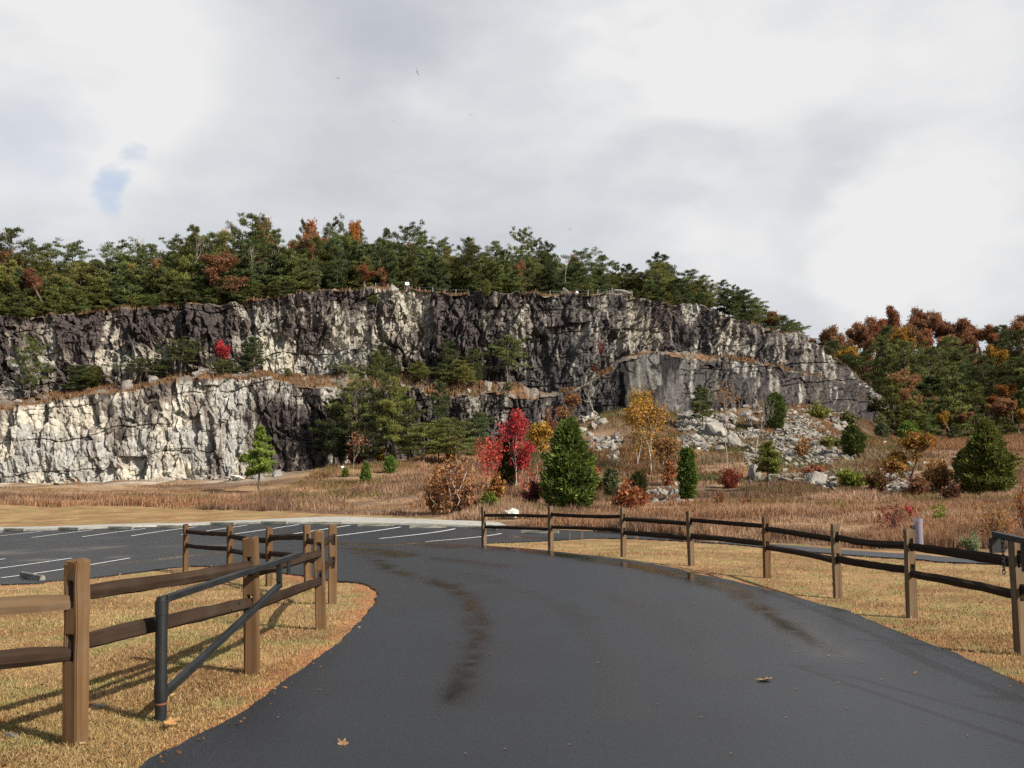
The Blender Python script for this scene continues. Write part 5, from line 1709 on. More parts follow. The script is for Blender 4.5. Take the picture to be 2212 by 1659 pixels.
for (where, grp, n, u0, u1, vf, dep, (s0, s1), nrub) in HEAPS:
    items = []
    for k in range(n):
        u = g.uniform(u0, u1)
        t = g.random()
        v = float(vf(u)) + dep * t
        s = s0 + (s1 - s0) * g.random() ** 1.35
        items.append((s, u, v))
    items.sort(reverse=True)
    big = sorted(items[:10], key=lambda a: a[1])
    for k, (s, u, v) in enumerate(big):
        boulder(u, v, s, '', grp, f'large pale boulder {where}, {ORD[k]} of ten largest from left')
    for (s, u, v) in items[10:]:
        boulder(u, v, s, f'smaller grey boulder lying among others {where}', grp)
    # a coarse grid of ground points spares a search for every stone
    gu, gt = np.linspace(u0 - 6, u1 + 6, 14), np.linspace(-.05, 1.12, 8)
    GP = np.array([[hit(a, float(vf(a)) + dep * b) for b in gt] for a in gu])
    for k in range(nrub):
        fu, ft = g.random() * 12.99, g.random() * 6.99
        a, b = int(fu), int(ft)
        fu, ft = fu - a, ft - b
        q_ = (GP[a, b] * (1 - fu) + GP[a + 1, b] * fu) * (1 - ft) + (GP[a, b + 1] * (1 - fu) + GP[a + 1, b + 1] * fu) * ft
        if vnoise(np.array([[q_[0] * .22, q_[1] * .16]]), 61)[0] < .47 + .1 * g.normal():
            continue
        sz = metres(2.4 + 11.0 * g.random() ** 2.0, q_)
        V_, F_ = RB[int(g.integers(0, 6))]
        th = g.uniform(0, 6.28)
        c_, s_ = math.cos(th), math.sin(th)
        W_ = V_ * np.array([1, 1, g.uniform(.6, 1.2)])
        W_ = np.stack([W_[:, 0] * c_ - W_[:, 1] * s_, W_[:, 0] * s_ + W_[:, 1] * c_, W_[:, 2] + W_[:, 0] * g.uniform(-.5, .5)], -1) * sz
        rv.append(W_ + np.array([q_[0], q_[1], g1(q_[0], q_[1]) + sz * .35]))
        rq.append(F_ + rn0)
        rn0 += len(V_)
    HEAP_AREAS.append(np.array([tuple(GP[i, 0][:2]) for i in range(14)] + [tuple(GP[i, -1][:2]) for i in range(13, -1, -1)]))
_m = MatB('rubble_rock', .9, .2)
_f = _m.noise(_m.coord((1.6, 1.6, 1.6)), .9, 7, .7)
_m.color(_m.ramp(_f, [(.30, (.06, .052, .045)), (.48, (.17, .155, .13)), (.70, (.34, .315, .265))]))
M_RUBBLE = _m.m
tag(link('rubble', mesh_np('rubble', np.concatenate(rv), np.concatenate(rq), M_RUBBLE)), 'countless small broken stones filling the rock heaps below the cliff', 'rubble', None, 'stuff')
WB = hit(1107, 1124)
boulder(1107, 1124, 44, '', None, 'smooth white boulder behind the start of the right fence', rock_mesh(958, .9, name='boulder', mat=M_WHITE_ROCK), tall=1.05, sink=.05)
boulder(510, 1037, 40, '', None, 'flat white boulder left of the lone young pine', rock_mesh(951, .4, mat=M_WHITE_ROCK), tall=.8)
boulder(122, 1050, 34, '', None, 'flat pale slab lying left of the picnic table', rock_mesh(952, .25, mat=M_WHITE_ROCK), tall=.5)
boulder(1765, 1046, 66, '', None, 'grey boulder with a black shadowed hollow under it', rock_mesh(953, .7), tall=1.0)
boulder(1640, 1036, 52, '', None, 'big split boulder left of the young yellowing pine', rock_mesh(954, .95), tall=1.2)
boulder(1698, 1046, 50, '', None, 'pointed grey boulder between the split and the shadowed ones', rock_mesh(955, .7))
boulder(2050, 1022, 38, '', None, 'rounded grey boulder above the copper bush', rock_mesh(956, .6))
boulder(1545, 945, 62, '', None, 'largest square boulder under the dark pine', rock_mesh(957, .9), tall=1.1)
boulder(1490, 910, 54, '', None, 'pale rounded block at the foot of the sloping slab', rock_mesh(958, .8), tall=1.0)
boulder(1588, 965, 46, '', None, 'pointed pale boulder behind the tall thin tree', rock_mesh(959, 1.0), tall=1.2)
boulder(1720, 960, 56, '', None, 'broad pale slab on the slope left of the round cedar', rock_mesh(960, .45), tall=.9)
boulder(1378, 1088, 40, '', None, 'pale tilted slab right of the orange-red saplings', rock_mesh(961, .7), tall=1.1)
for (u, t_, wpx, txt, grp) in ((1056, .35, 38, 'big pale block standing on the grassy ledge', None), (1082, .25, 26, 'grey slab leaning on the big pale ledge block', None), (40, .4, 30, 'grey boulder on the ledge at the far left', None), (95, .35, 34, 'grey slab on the ledge below the ragged pine', None), (280, .3, 44, 'grey slab on the ledge over the pale wall', None),
                               (330, .3, 52, 'long pale boulder on the ledge over the pale wall', None), (425, .55, 54, 'rounded grey boulder on the ledge below the small maple', None), (1012, .3, 20, 'small white boulder on the grassy ledge', None), (655, .5, 16, 'small boulder in the ledge grass right of the white wall', None)):
    p = cliff_pt(u, 2, t_)
    boulder(0, 0, wpx, txt, grp, onz=p)
for k, u in enumerate((520, 532, 541, 553, 562, 571)):
    boulder(0, 0, 11 + 3 * (k % 3), f'small pale stone in the scatter under the conical ledge pine', 'stones under the ledge pine', onz=cliff_pt(u, 2, .75))
for (u, dy, wpx, txt) in ((1228, 3.5, 60, 'flat pale slab on the bare brow inside the fence'), (1290, 4.5, 34, 'pale boulder on the bare brow right of the slab'), (1345, 3.0, 60, 'long low slab on the brow near the close-set posts'), (1262, 6.5, 56, 'flat ledge of rock behind the brow fence')):
    boulder(0, 0, wpx, txt, 'slabs on the brow', onz=top_pt(u, dy), tall=.5)
# the pale leaning blocks at the top edge
for (u, wpx, txt, tall) in ((850, 54, 'big pale leaning slab at the cliff edge under the sign', 1.3), (893, 26, 'narrow pale upright block at the cliff edge right of the big slab', 2.0)):
    p = cliff_pt(u, 4, .86) + Vector((0, -.9, -.2))
    boulder(0, 0, wpx * .8, txt, None, mesh=rock_mesh(970 + u, .7), onz=p, tall=tall * .8)
# two stones on the near lawn
boulder(28, 1598, 46, '', None, 'grey stone in the grass at the lower left corner', rock_mesh(981, .6), tall=.8)
boulder(212, 1530, 30, '', None, 'pale stone in the grass just right of the nearest post', rock_mesh(982, .6, mat=M_WHITE_ROCK), tall=.8)

# ------------------------------------------------------------------ grass
def pix_samples(n, y0, y1, umin=-60, umax=2280, p=1.0, g=rng):
    Y = 1 / np.sqrt(g.uniform(1 / y1 ** 2, 1 / y0 ** 2, n)) if p == 1 else np.exp(g.uniform(math.log(y0), math.log(y1), n))
    a = g.uniform((umin - UC) / FPX, (umax - UC) / FPX, n)
    return a * Y, Y


def tri_blades(name, x, y, z, L, w, lean, col, mat):
    n = len(x)
    a = rng.random(n) * 2 * np.pi
    s = np.stack([np.cos(a), np.sin(a), np.zeros(n)], -1) * (w / 2)[:, None]
    ln = rng.normal(size=(n, 2)) * lean[:, None] * L[:, None]
    c = np.stack([x, y, z], -1)
    mid = c + np.column_stack([ln * .35, L * .6])
    tip = c + np.column_stack([ln, L * np.sqrt(np.clip(1 - lean ** 2, .1, 1))])
    v = np.stack([c - s, c + s, mid + s * .7, mid - s * .7, tip], 1).reshape(-1, 3)
    b = np.arange(n) * 5
    q = np.stack([b, b + 1, b + 2, b + 3], -1)
    t = np.stack([b + 3, b + 2, b + 4], -1)
    return link(name, mesh_np(name, v, [q, t], mat, np.repeat(col, 5, 0)))


x, y = pix_samples(560000, 4.6, 34)
m = (in_poly(x, y, lawn_left) | in_poly(x, y, isl_right)) & ~in_poly(x, y, asphalt)
x, y = x[m], y[m]
d = seg_dist(x, y, asphalt)
keep = rng.random(len(x)) < np.clip((d + .12) / .5, .25, 1) * np.where((fbm(np.stack([x, y], -1) * 2.2, 3, 25) > .56) & (d < .9), .5, 1)
x, y = x[keep], y[keep]
p1, p2 = fbm(np.stack([x, y], -1) * .8, 4, 21), fbm(np.stack([x, y], -1) * 2.2, 4, 25)
p3 = fbm(np.stack([x, y], -1) * 7, 3, 27)
col = lawn_color(p1, p2) * 1.12 * (1 + .38 * rng.normal(size=(len(x), 1))).clip(.4, 2)
straw = rng.random(len(x)) < .22
col[straw] = np.array((.42, .30, .15)) * rng.uniform(.7, 1.15, (straw.sum(), 1))
L = rng.uniform(.016, .048, len(x)) * (1 + .9 * (p3 - .5)) * (1 + .02 * y)
tag(tri_blades('lawn_grass', x, y, gz(x, y) - .005, L, .0026 + y * .00050, np.clip(.66 + .25 * rng.normal(size=len(x)), .1, .95), col, M_GRASS), 'short tan winter lawn with green patches on both sides of the drive', 'grass', None, 'stuff')

x, y = pix_samples(760000, 30, 152, p=0)
m = ~(in_poly(x, y, lawn_left) | in_poly(x, y, isl_right) | in_poly(x, y, lawn_far) | in_poly(x, y, asphalt) | in_poly(x, y, verge_far) | in_poly(x, y, np.vstack([walk, near_walk])))
u_ = UC + FPX * x / y
m &= ~((y > 106) & (x < -26) & (rng.random(len(x)) < sstep(y, 106, 116) * .85))
m &= ~((y > 122) & (x < -14))
da = seg_dist(x, y, asphalt)
m &= ~((da < 1.2) & (y > 44))
x, y, u_ = x[m], y[m], u_[m]
dn = fbm(np.stack([x * .22, y * .22], -1), 4, 35)
keep = rng.random(len(x)) < np.maximum(sstep(dn, .25, .55), .35 + sstep(y, 70, 85) * .5)
x, y, dn, u_ = x[keep], y[keep], dn[keep], u_[keep]
p1, p2 = fbm(np.stack([x * .06, y * .15], -1), 4, 31), fbm(np.stack([x * .15, y * .3], -1), 4, 33)
col = field_color(p1, p2) * 1.38 * (1 + .30 * rng.normal(size=(len(x), 1))).clip(.45, 1.8)
ol = sstep(fbm(np.stack([x * .12, y * .12], -1), 3, 37), .56, .68) * (rng.random(len(x)) < .6)
col = lerp(col, (.13, .115, .035), ol * .8)
hgt = (.18 + .75 * sstep(dn, .3, .7)) * rng.uniform(.45, 1.15, len(x)) * np.where(x > 8, .66, 1.0) * np.where(x < -24, 1 - .75 * sstep(y, 86, 98), 1)
hgt = np.where(np.hypot(x - WB.x, y - WB.y + 1.5) < 1.7, hgt * .2, hgt)
for ar in HEAP_AREAS:
    hgt = np.where(in_poly(x, y, ar), hgt * .45, hgt)
tag(tri_blades('field_grass', x, y, gz(x, y) - .04, hgt, (.010 + y * .00050), np.clip(.25 + .14 * rng.normal(size=len(x)), .02, .7), col, M_GRASS), 'tall red-brown dead grass covering the field below the cliff', 'grass', None, 'stuff')

# brush on the slopes under the cliff
x, y = pix_samples(150000, 92, 165, 1120, 1990, p=0)
bq = fbm(np.stack([x * .16, y * .16], -1), 4, 46)
keep = rng.random(len(x)) < sstep(bq, .36, .56)
x, y, bq = x[keep], y[keep], bq[keep]
bz = fbm(np.stack([x * .09, y * .09], -1), 3, 48)
col = lerp((.17, .085, .045), (.12, .105, .045), sstep(bz, .48, .60))
col = lerp(col, (.22, .155, .095), sstep(bz, .46, .36)) * (1 + .32 * rng.normal(size=(len(x), 1))).clip(.4, 1.9)
hgt = rng.uniform(.3, 1.1, len(x)) * (.5 + bq)
for ar in HEAP_AREAS:
    hgt = np.where(in_poly(x, y, ar), hgt * .55, hgt)
tag(tri_blades('brush', x, y, gz(x, y) - .05, hgt, np.full(len(x), .085), np.full(len(x), .38), col, M_GRASS), 'rusty and olive brush between the rock heaps under the cliff', 'brush', None, 'stuff')

# grass on the clearing far right and on the cliff ledge and brow
x, y = pix_samples(60000, 126, 172, 1640, 2280, p=0)
m = (fbm(np.stack([x, y], -1) * .12, 3, 45) > .45)
x, y = x[m], y[m]
col = pick([(.26, .13, .06), (.34, .22, .11), (.20, .09, .05), (.15, .13, .05)], len(x), rng)
tag(tri_blades('meadow_grass', x, y, gz(x, y) - .04, rng.uniform(.3, .9, len(x)), np.full(len(x), .07), np.full(len(x), .25), col, M_GRASS), 'rust and straw grass on the clearing before the dark wood', 'grass', None, 'stuff')
sel = []
for s_, n_, a0, a1 in ((2, 30000, .05, .98), (5, 26000, .0, 1.0)):
    r0 = np.where((seg == s_) & (tt >= a0) & (tt <= a1))[0]
    rr, cc = rng.choice(r0, n_), rng.integers(0, nCc, n_)
    f = fbm(np.stack([CG[rr, cc, 0] / 3, CG[rr, cc, 1] / 3], -1), 3, 107 + s_)
    uu = CU[cc]
    lv = np.interp(uu, [-300, 650, 720, 1120, 1160, 1390, 1400, 1480, 1490, 1560, 1570, 1625, 1640, 1900], [.52, .52, .46, .46, .60, .64, .58, .58, .66, .66, .47, .47, .64, .64])
    k_ = f > np.where(s_ == 2, lv, np.where((uu > 1170) & (uu < 1400), .56, .53))
    sel.append(CG[rr[k_], cc[k_]] + rng.normal(size=(k_.sum(), 3)) * np.array([.12, .2, 0]))
sel = np.concatenate(sel)
col = pick([(.19, .088, .042), (.23, .125, .065), (.145, .068, .038), (.28, .185, .105), (.12, .10, .045)], len(sel), rng)
tag(tri_blades('ledge_grass', sel[:, 0], sel[:, 1], sel[:, 2] - .05, rng.uniform(.25, .75, len(sel)), np.full(len(sel), .085), np.full(len(sel), .3), col, M_GRASS), 'rust brown grass along the ledge and the brow of the cliff', 'grass', None, 'stuff')

x, y = pix_samples(5200, 4.8, 26)
d = seg_dist(x, y, asphalt)
ina = in_poly(x, y, asphalt)
m = ((in_poly(x, y, lawn_left) | in_poly(x, y, isl_right)) & ~ina & (rng.random(len(x)) < .35)) | (ina & (d < .15) & (rng.random(len(x)) < .5))
x, y = x[m], y[m]
A = Acc()
n_ = len(x)
dd_ = rng.normal(size=(n_, 3)) * np.array([1, 1, .25])
blades(A, np.stack([x, y, gz(x, y) + np.where(in_poly(x, y, asphalt), .036, .035)], -1), unit(dd_), rng.uniform(.015, .045, n_), rng.uniform(.010, .028, n_), pick([(.22, .11, .05), (.13, .07, .04), (.34, .23, .12)], n_, rng), .4)
tag(link('leaf_litter', A.mesh('leaf_litter', M_GRASS)), 'small brown leaf scraps and straw strewn over the lawns and along the drive edge', 'leaf litter', None, 'stuff')

# ------------------------------------------------------------------ split rail fences
def post_bm(h, a, b, slots, jit, g):
    """a post with open mortises along its local x axis: section a (x) by b (y)"""
    ys = [-b / 2, -b * .20, b * .20, b / 2]
    zs = sorted([-.3, h] + [z for s in slots for z in s])
    bm = bmesh.new()
    cells = {}
    for j in range(3):
        for k in range(len(zs) - 1):
            zc = (zs[k] + zs[k + 1]) / 2
            cells[j, k] = not (j == 1 and any(s0 < zc < s1 for s0, s1 in slots))
    V = {}

    def vv(i, j, k):
        key = (i, j, k)
        if key not in V:
            V[key] = bm.verts.new(((-a / 2, a / 2)[i], ys[j], zs[k]))
        return V[key]
    for (j, k), full in cells.items():
        if not full:
            continue
        for i in (0, 1):
            q = [vv(i, j, k), vv(i, j + 1, k), vv(i, j + 1, k + 1), vv(i, j, k + 1)]
            bm.faces.new(q if i else q[::-1])
        for dj in (0, 1):
            if not cells.get((j + (1 if dj else -1), k), False):
                q = [vv(0, j + dj, k), vv(1, j + dj, k), vv(1, j + dj, k + 1), vv(0, j + dj, k + 1)]
                bm.faces.new(q[::-1] if dj else q)
        for dk_ in (0, 1):
            if not cells.get((j, k + (1 if dk_ else -1)), False):
                q = [vv(0, j, k + dk_), vv(1, j, k + dk_), vv(1, j + 1, k + dk_), vv(0, j + 1, k + dk_)]
                bm.faces.new(q if dk_ else q[::-1])
    for v in bm.verts:
        v.co += Vector((g.normal() * jit, g.normal() * jit, 0))
        if v.co.z > h - .001:
            v.co.z += (v.co.x * .10 + g.normal() * .004)
    bm.normal_update()
    es = [e for e in bm.edges if len(e.link_faces) == 2 and e.calc_face_angle(0) > R(40)]
    bmesh.ops.bevel(bm, geom=es, offset=.008, segments=2, affect='EDGES')
    for v in bm.verts:
        if v.co.z > h - .03:                       # the cut top slopes off towards the corners
            q = max(abs(v.co.x) / a, abs(v.co.y) / b) * 2
            if q > .75:
                v.co.z -= .022 * g.uniform(.4, 1.3)
    return bm


def rail_bm(L, g, hh=.115, ww=.085):
    """a split rail along local x, thick in the middle and cut down at both ends"""
    bm = bmesh.new()
    N, S_ = 11, 7
    base = np.sort(g.uniform(0, 2 * math.pi, S_)) * .35 + np.linspace(0, 2 * math.pi, S_, endpoint=False) * .8
    rad = g.uniform(.82, 1.15, S_)
    rings = []
    bend = g.normal(size=2) * .018
    tw = g.normal() * .35
    for i in range(N):
        t = i / (N - 1)
        x = (t - .5) * L
        e = 1 - .52 * (sstep(np.array(abs(t - .5)), .415, .49))
        ez = 1 - .22 * (sstep(np.array(abs(t - .5)), .43, .49))
        rr = []
        for k in range(S_):
            a = base[k] + tw * (t - .5)
            r = rad[k] * (1 + .06 * g.normal())
            rr.append(bm.verts.new((x, math.cos(a) * ww / 2 * r * e + bend[0] * math.sin(math.pi * t), math.sin(a) * hh / 2 * r * ez + bend[1] * math.sin(math.pi * t))))
        rings.append(rr)
    for i in range(N - 1):
        for k in range(S_):
            bm.faces.new((rings[i][k], rings[i][(k + 1) % S_], rings[i + 1][(k + 1) % S_], rings[i + 1][k]))
    bm.faces.new(rings[0][::-1])
    bm.faces.new(rings[-1])
    bmesh.ops.recalc_face_normals(bm, faces=bm.faces[:])
    return bm


SLOTS = ((.56, .73), (.91, 1.08))


def rail_fence(label, pts, hgt, mat, seed, railmat, special=None):
    g = np.random.default_rng(seed)
    P_ = [Vector((x, y, g1(x, y))) for x, y in pts]
    lean = Matrix.Rotation(.072, 3, 'X') @ Matrix.Rotation(-.016, 3, 'Y')
    root = link('split_rail_fence', None, None, P_[0])
    tag(root, label, 'fence')
    n = len(P_)
    for i, p in enumerate(P_):
        dr_ = (P_[min(i + 1, n - 1)] - P_[i]).normalized() * (1.0 if i < n - 1 else 0) + (P_[i] - P_[max(i - 1, 0)]).normalized() * (.18 if 0 < i < n - 1 else 1.0 if i else 0)
        rz = math.atan2(dr_.y, dr_.x) + g.normal() * .05
        bm_obj('post', post_bm(hgt + g.normal() * .015, .115, .122, SLOTS, .003, g), mat[i % len(mat)], root, p - P_[0], (lean @ Matrix.Rotation(g.normal() * .008, 3, 'X') @ Matrix.Rotation(g.normal() * .008, 3, 'Y') @ Matrix.Rotation(rz, 3, 'Z')).to_euler())
    for i in range(n - 1):
        for j, z in enumerate((.635, .985)):
            a, b = P_[i] + lean @ Vector((0, 0, z + g.normal() * .012)), P_[i + 1] + lean @ Vector((0, 0, z + g.normal() * .012))
            # neighbours lap inside the mortise, one above the other
            lap = .028 * (1 if i % 2 else -1)
            a.z += lap
            b.z += lap
            c = (a + b) / 2
            d_ = b - a
            mm = (special or {}).get((i, j), railmat)
            bm_obj('rail', rail_bm(d_.length + .10, g), mm, root, c - P_[0], (0, -math.atan2(d_.z, math.hypot(d_.x, d_.y)), math.atan2(d_.y, d_.x)))
    return root


def pxy(u, Y):
    return (ray(u, 1200)[0] / ray(u, 1200)[1] * Y, Y)


def foot(u, v):
    return tuple(hit(u, v)[:2])


LEFT = [(-5.2, 4.3), foot(163, 1611), foot(545, 1457), foot(694, 1360), foot(718, 1305), foot(665, 1277), pxy(583, 20.2), pxy(498, 22.7), pxy(402, 25.1)]
rail_fence('brown split rail fence curving round the left lawn behind the open gate', LEFT, 1.25, [M_POST], 31, M_RAIL, {(0, 1): M_RAILL})
RIGHT = [pxy(1046, 29.2), pxy(1190, 26.9), pxy(1347, 24.2), pxy(1493, 21.5), foot(1657, 1249), foot(1810, 1292), foot(1970, 1335), foot(2208, 1415), (5.2, 6.9), (5.3, 3.9)]
rail_fence('grey-brown split rail fence along the right side of the drive', RIGHT, 1.23, [M_POSTG, M_POSTG, M_POSTG, M_POSTG, M_POST, M_POSTG], 47, M_RAIL)

# ------------------------------------------------------------------ swing gates
def swing_gate(label, base, end, z0, z1, hgt, up_x, down_low, latch_side=1):
    base, end = Vector(base), Vector(end)
    bz = g1(base.x, base.y)
    root = link('swing_gate', None, None, (base.x, base.y, bz), (.06, -.014, 0))
    tag(root, label, 'gate')
    bm = bmesh.new()
    r = .043
    bm_cyl(bm, (0, 0, -.3), (0, 0, hgt - .03), r, None, 28)
    bm_obj('gate_post', bm, M_GATE, root, smooth=False)
    for (za, zb, rr) in ((hgt - .13, hgt - .035, .0485), (.16, .27, .0485)):
        bm = bmesh.new()
        bm_cyl(bm, (0, 0, za), (0, 0, zb), rr, None, 28)
        bm_obj('hinge_collar', bm, M_GATE, root)
    bm = bmesh.new()
    bm_cyl(bm, (0, 0, hgt - .034), (0, 0, hgt - .005), .039, .036, 28)
    bm_cyl(bm, (0, 0, hgt - .005), (0, 0, hgt), .036, .028, 28)
    bm_obj('post_cap', bm, M_GATE, root)
    bm = bmesh.new()
    bm_cyl(bm, (0, 0, .13), (0, 0, .142), .0455, None, 28)
    bm_obj('rust_ring', bm, M_RUST, root)
    d = Vector((end.x - base.x, end.y - base.y, 0))
    Lh = d.length
    d.normalize()

    def at(s, z):
        return Vector((d.x * s, d.y * s, z))
    bm = bmesh.new()
    bm_bar(bm, at(.055, z0), at(Lh, z1), .05, .05)
    bevel(bm, .004)
    bm_obj('top_bar', bm, M_GATE, root)
    sx = Lh * up_x
    zx = z0 + (z1 - z0) * (sx - .055) / (Lh - .055)
    bm = bmesh.new()
    bm_bar(bm, at(sx, zx - .026), at(sx, zx - .20), .05, .05, (0, 1, .2))
    bevel(bm, .004)
    bm_obj('drop_bar', bm, M_GATE, root)
    bm = bmesh.new()
    bm_bar(bm, at(.05, down_low), at(sx + .02, zx - .225), .05, .05)
    bevel(bm, .004)
    bm_obj('brace', bm, M_GATE, root)
    bm = bmesh.new()
    bm_bar(bm, at(.055, .17), at(.056, hgt - .05), .022, .03, (0, 1, .1))
    bm_obj('hinge_strap', bm, M_GATE, root)
    return root, at, sx, zx, Lh, d


gb = foot(347, 1560)
zb = g1(*gb)
ge = P(655, 1197, 9.75)
root, at, sx, zx, Lh, d = swing_gate('dark metal swing gate standing open along the left fence', gb, ge[:2], P(361, 1294, gb[1])[2] - zb, ge[2] - zb - .06 * (ge[1] - gb[1]), P(346, 1286, gb[1])[2] - zb, .80, P(366, 1500, gb[1])[2] - zb)
bm = bmesh.new()
s_ = Lh * .885
bm_bar(bm, at(s_, zx + .03 - .06), at(s_, zx - .15), .075, .012, (d.y, -d.x, 0.01))
bm_obj('latch_plate', bm, M_GATE, root)
for (s_, z_) in ((Lh * .42, zx - .03), (Lh * .48, .62)):
    bm = bmesh.new()
    bm_cyl(bm, at(s_, z_) , at(s_, z_ + .03), .009, None, 10)
    bm_obj('bolt', bm, M_GATE, root)

b2, e2 = (4.62, 4.3), pxy(2146, 8.3)
root, at, sx, zx, Lh, d = swing_gate('dark metal swing gate standing open at the right edge of the drive', b2, e2, .88, 1.045, .93, .90, .24)
bm = bmesh.new()
q = at(Lh - .02, 1.045)
M4 = Matrix.Translation(q) @ Matrix.Rotation(math.atan2(d.y, d.x), 4, 'Z')
bm_box(bm, -.02, .02, -.075, .055, -.155, -.027, M4)
bevel(bm, .004)
bm_obj('latch_box', bm, M_BLACK, root)
bm = bmesh.new()
for k in range(9):
    c = at(Lh - .16, 1.0 - .032 * k) + Vector((-.03, 0, 0))
    v0 = len(bm.verts)
    qq = Matrix.Translation(c) @ Matrix.Rotation(R(90) * (k % 2), 4, 'Z') @ Matrix.Scale(1.6, 4, (0, 0, 1)) @ Matrix.Rotation(R(90), 4, 'X')
    N_, n_ = 10, 5
    ring = []
    for i in range(N_):
        a = 2 * math.pi * i / N_
        ring.append([bm.verts.new(qq @ Vector(((.013 + .0045 * math.cos(2 * math.pi * j / n_)) * math.cos(a), (.013 + .0045 * math.cos(2 * math.pi * j / n_)) * math.sin(a), .0045 * math.sin(2 * math.pi * j / n_)))) for j in range(n_)])
    for i in range(N_):
        for j in range(n_):
            bm.faces.new((ring[i][j], ring[(i + 1) % N_][j], ring[(i + 1) % N_][(j + 1) % n_], ring[i][(j + 1) % n_]))
bm_obj('chain', bm, M_BLACK, root)

# ------------------------------------------------------------------ rain gauge on the right fence
gp = Vector((*pxy(1987, foot(1970, 1335)[1] + .16), 0))
gzz = g1(gp.x, gp.y)
root = link('rain_gauge', None, None, (gp.x, gp.y, gzz + .95))
tag(root, 'clear plastic rain gauge tube fixed behind a right fence post', 'rain gauge')


def ring_tube(bm, r0, r1, z0, z1, n=32):
    """a tube with a wall"""
    loops = []
    for (r, z) in ((r0, z0), (r0, z1), (r1, z1), (r1, z0)):
        loops.append([bm.verts.new((r * math.cos(2 * math.pi * i / n), r * math.sin(2 * math.pi * i / n), z)) for i in range(n)])
    for k in range(4):
        a, b = loops[k], loops[(k + 1) % 4]
        for i in range(n):
            bm.faces.new((a[i], a[(i + 1) % n], b[(i + 1) % n], b[i]))
    bmesh.ops.recalc_face_normals(bm, faces=bm.faces[:])


bm = bmesh.new()
ring_tube(bm, .058, .055, 0, .35)
bm_obj('outer_tube', bm, M_ACRYL, root, smooth=False)
bm = bmesh.new()
ring_tube(bm, .064, .058, .335, .395)
bm_obj('funnel_rim', bm, M_ACRYL, root)
bm = bmesh.new()
ring_tube(bm, .018, .016, .01, .31)
bm_obj('inner_tube', bm, M_ACRYL, root)
bm = bmesh.new()
bm_box(bm, -.10, -.06, -.02, .02, .20, .30)
bm_box(bm, -.08, -.06, -.05, .05, .24, .26)
bm_obj('bracket', bm, M_BLACK, root)

# ------------------------------------------------------------------ wheel stops
def stop_bm(L=1.83):
    bm = bmesh.new()
    prof = [(-.075, 0), (.075, 0), (.07, .045), (.05, .125), (.03, .145), (-.03, .145), (-.05, .125), (-.07, .045)]
    a = [bm.verts.new((-L / 2, y, z)) for y, z in prof]
    b = [bm.verts.new((L / 2, y, z)) for y, z in prof]
    n = len(prof)
    for i in range(n):
        bm.faces.new((a[i], b[i], b[(i + 1) % n], a[(i + 1) % n]))
    bm.faces.new(a)
    bm.faces.new(b[::-1])
    bmesh.ops.recalc_face_normals(bm, faces=bm.faces[:])
    bevel(bm, .008, 40)
    me = bpy.data.meshes.new('wheel_stop')
    bm.to_mesh(me)
    bm.free()
    me.materials.append(M_STOP)
    return me


STOP = stop_bm()
stops = [(c7(-20, 336), c7(150, 340)), (c7(228, 333), c7(382, 336)), (c7(458, 330), c7(606, 332)), (c7(682, 324), c7(830, 326)), (c7(907, 311), c7(1058, 311)), (c7(1132, 307), c7(1285, 308)), (c7(1357, 309), c7(1509, 311)),
         (c7(1578, 316), c7(1734, 319)), (c7(1801, 324), c7(1969, 327)), ((1003, 1141.5), (1083, 1147)), ((1128, 1149.5), (1208, 1158))]
for k, (a, b) in enumerate(stops):
    pa, pb = hit(*a), hit(*b)
    c = (pa + pb) / 2
    dd = pb - pa
    rz = math.atan2(dd.y, dd.x) if abs(dd.y) < 2.5 else math.copysign(.35, -1)
    o = link('wheel_stop', STOP, None, (c.x, c.y, g1(c.x, c.y) + .032), (0, 0, np.clip(rz, -.75, .5)))
    tag(o, f'mossy concrete wheel stop on far side of car park, {ORD[k]} from the left', 'wheel stop', 'far wheel stops')
c = hit(69, 1254)
o = link('wheel_stop', STOP, None, (c.x, c.y, g1(c.x, c.y) + .032), (0, 0, -.85))
tag(o, 'mossy concrete wheel stop nearest, left of the closest fence post', 'wheel stop')

# ------------------------------------------------------------------ picnic table
p = hit(155, 1048)
root = link('picnic_table', None, None, p, (0, 0, R(8)))
tag(root, 'wooden picnic table at the foot of the pale cliff wall', 'table')
for (nm, y0, y1, z0) in (('tabletop', -.37, .37, .73), ('bench', -.78, -.53, .43), ('bench', .53, .78, .43)):
    bm = bmesh.new()
    k = int(round((y1 - y0) / .14))
    for j in range(k):
        a = y0 + (y1 - y0) * j / k
        bm_box(bm, -1.0, 1.0, a, a + (y1 - y0) / k - .012, z0, z0 + .04)
    bm_obj(nm, bm, M_TABLE, root)
for x in (-.68, .68):
    bm = bmesh.new()
    for s in (-1, 1):
        bm_bar(bm, (x, s * .62, -.05), (x, s * .2, .727), .04, .09, (1, 0, 0))
    bm_bar(bm, (x + .043, -.76, .385), (x + .043, .76, .385), .04, .085)
    bm_obj('leg_frame', bm, M_TABLE, root)

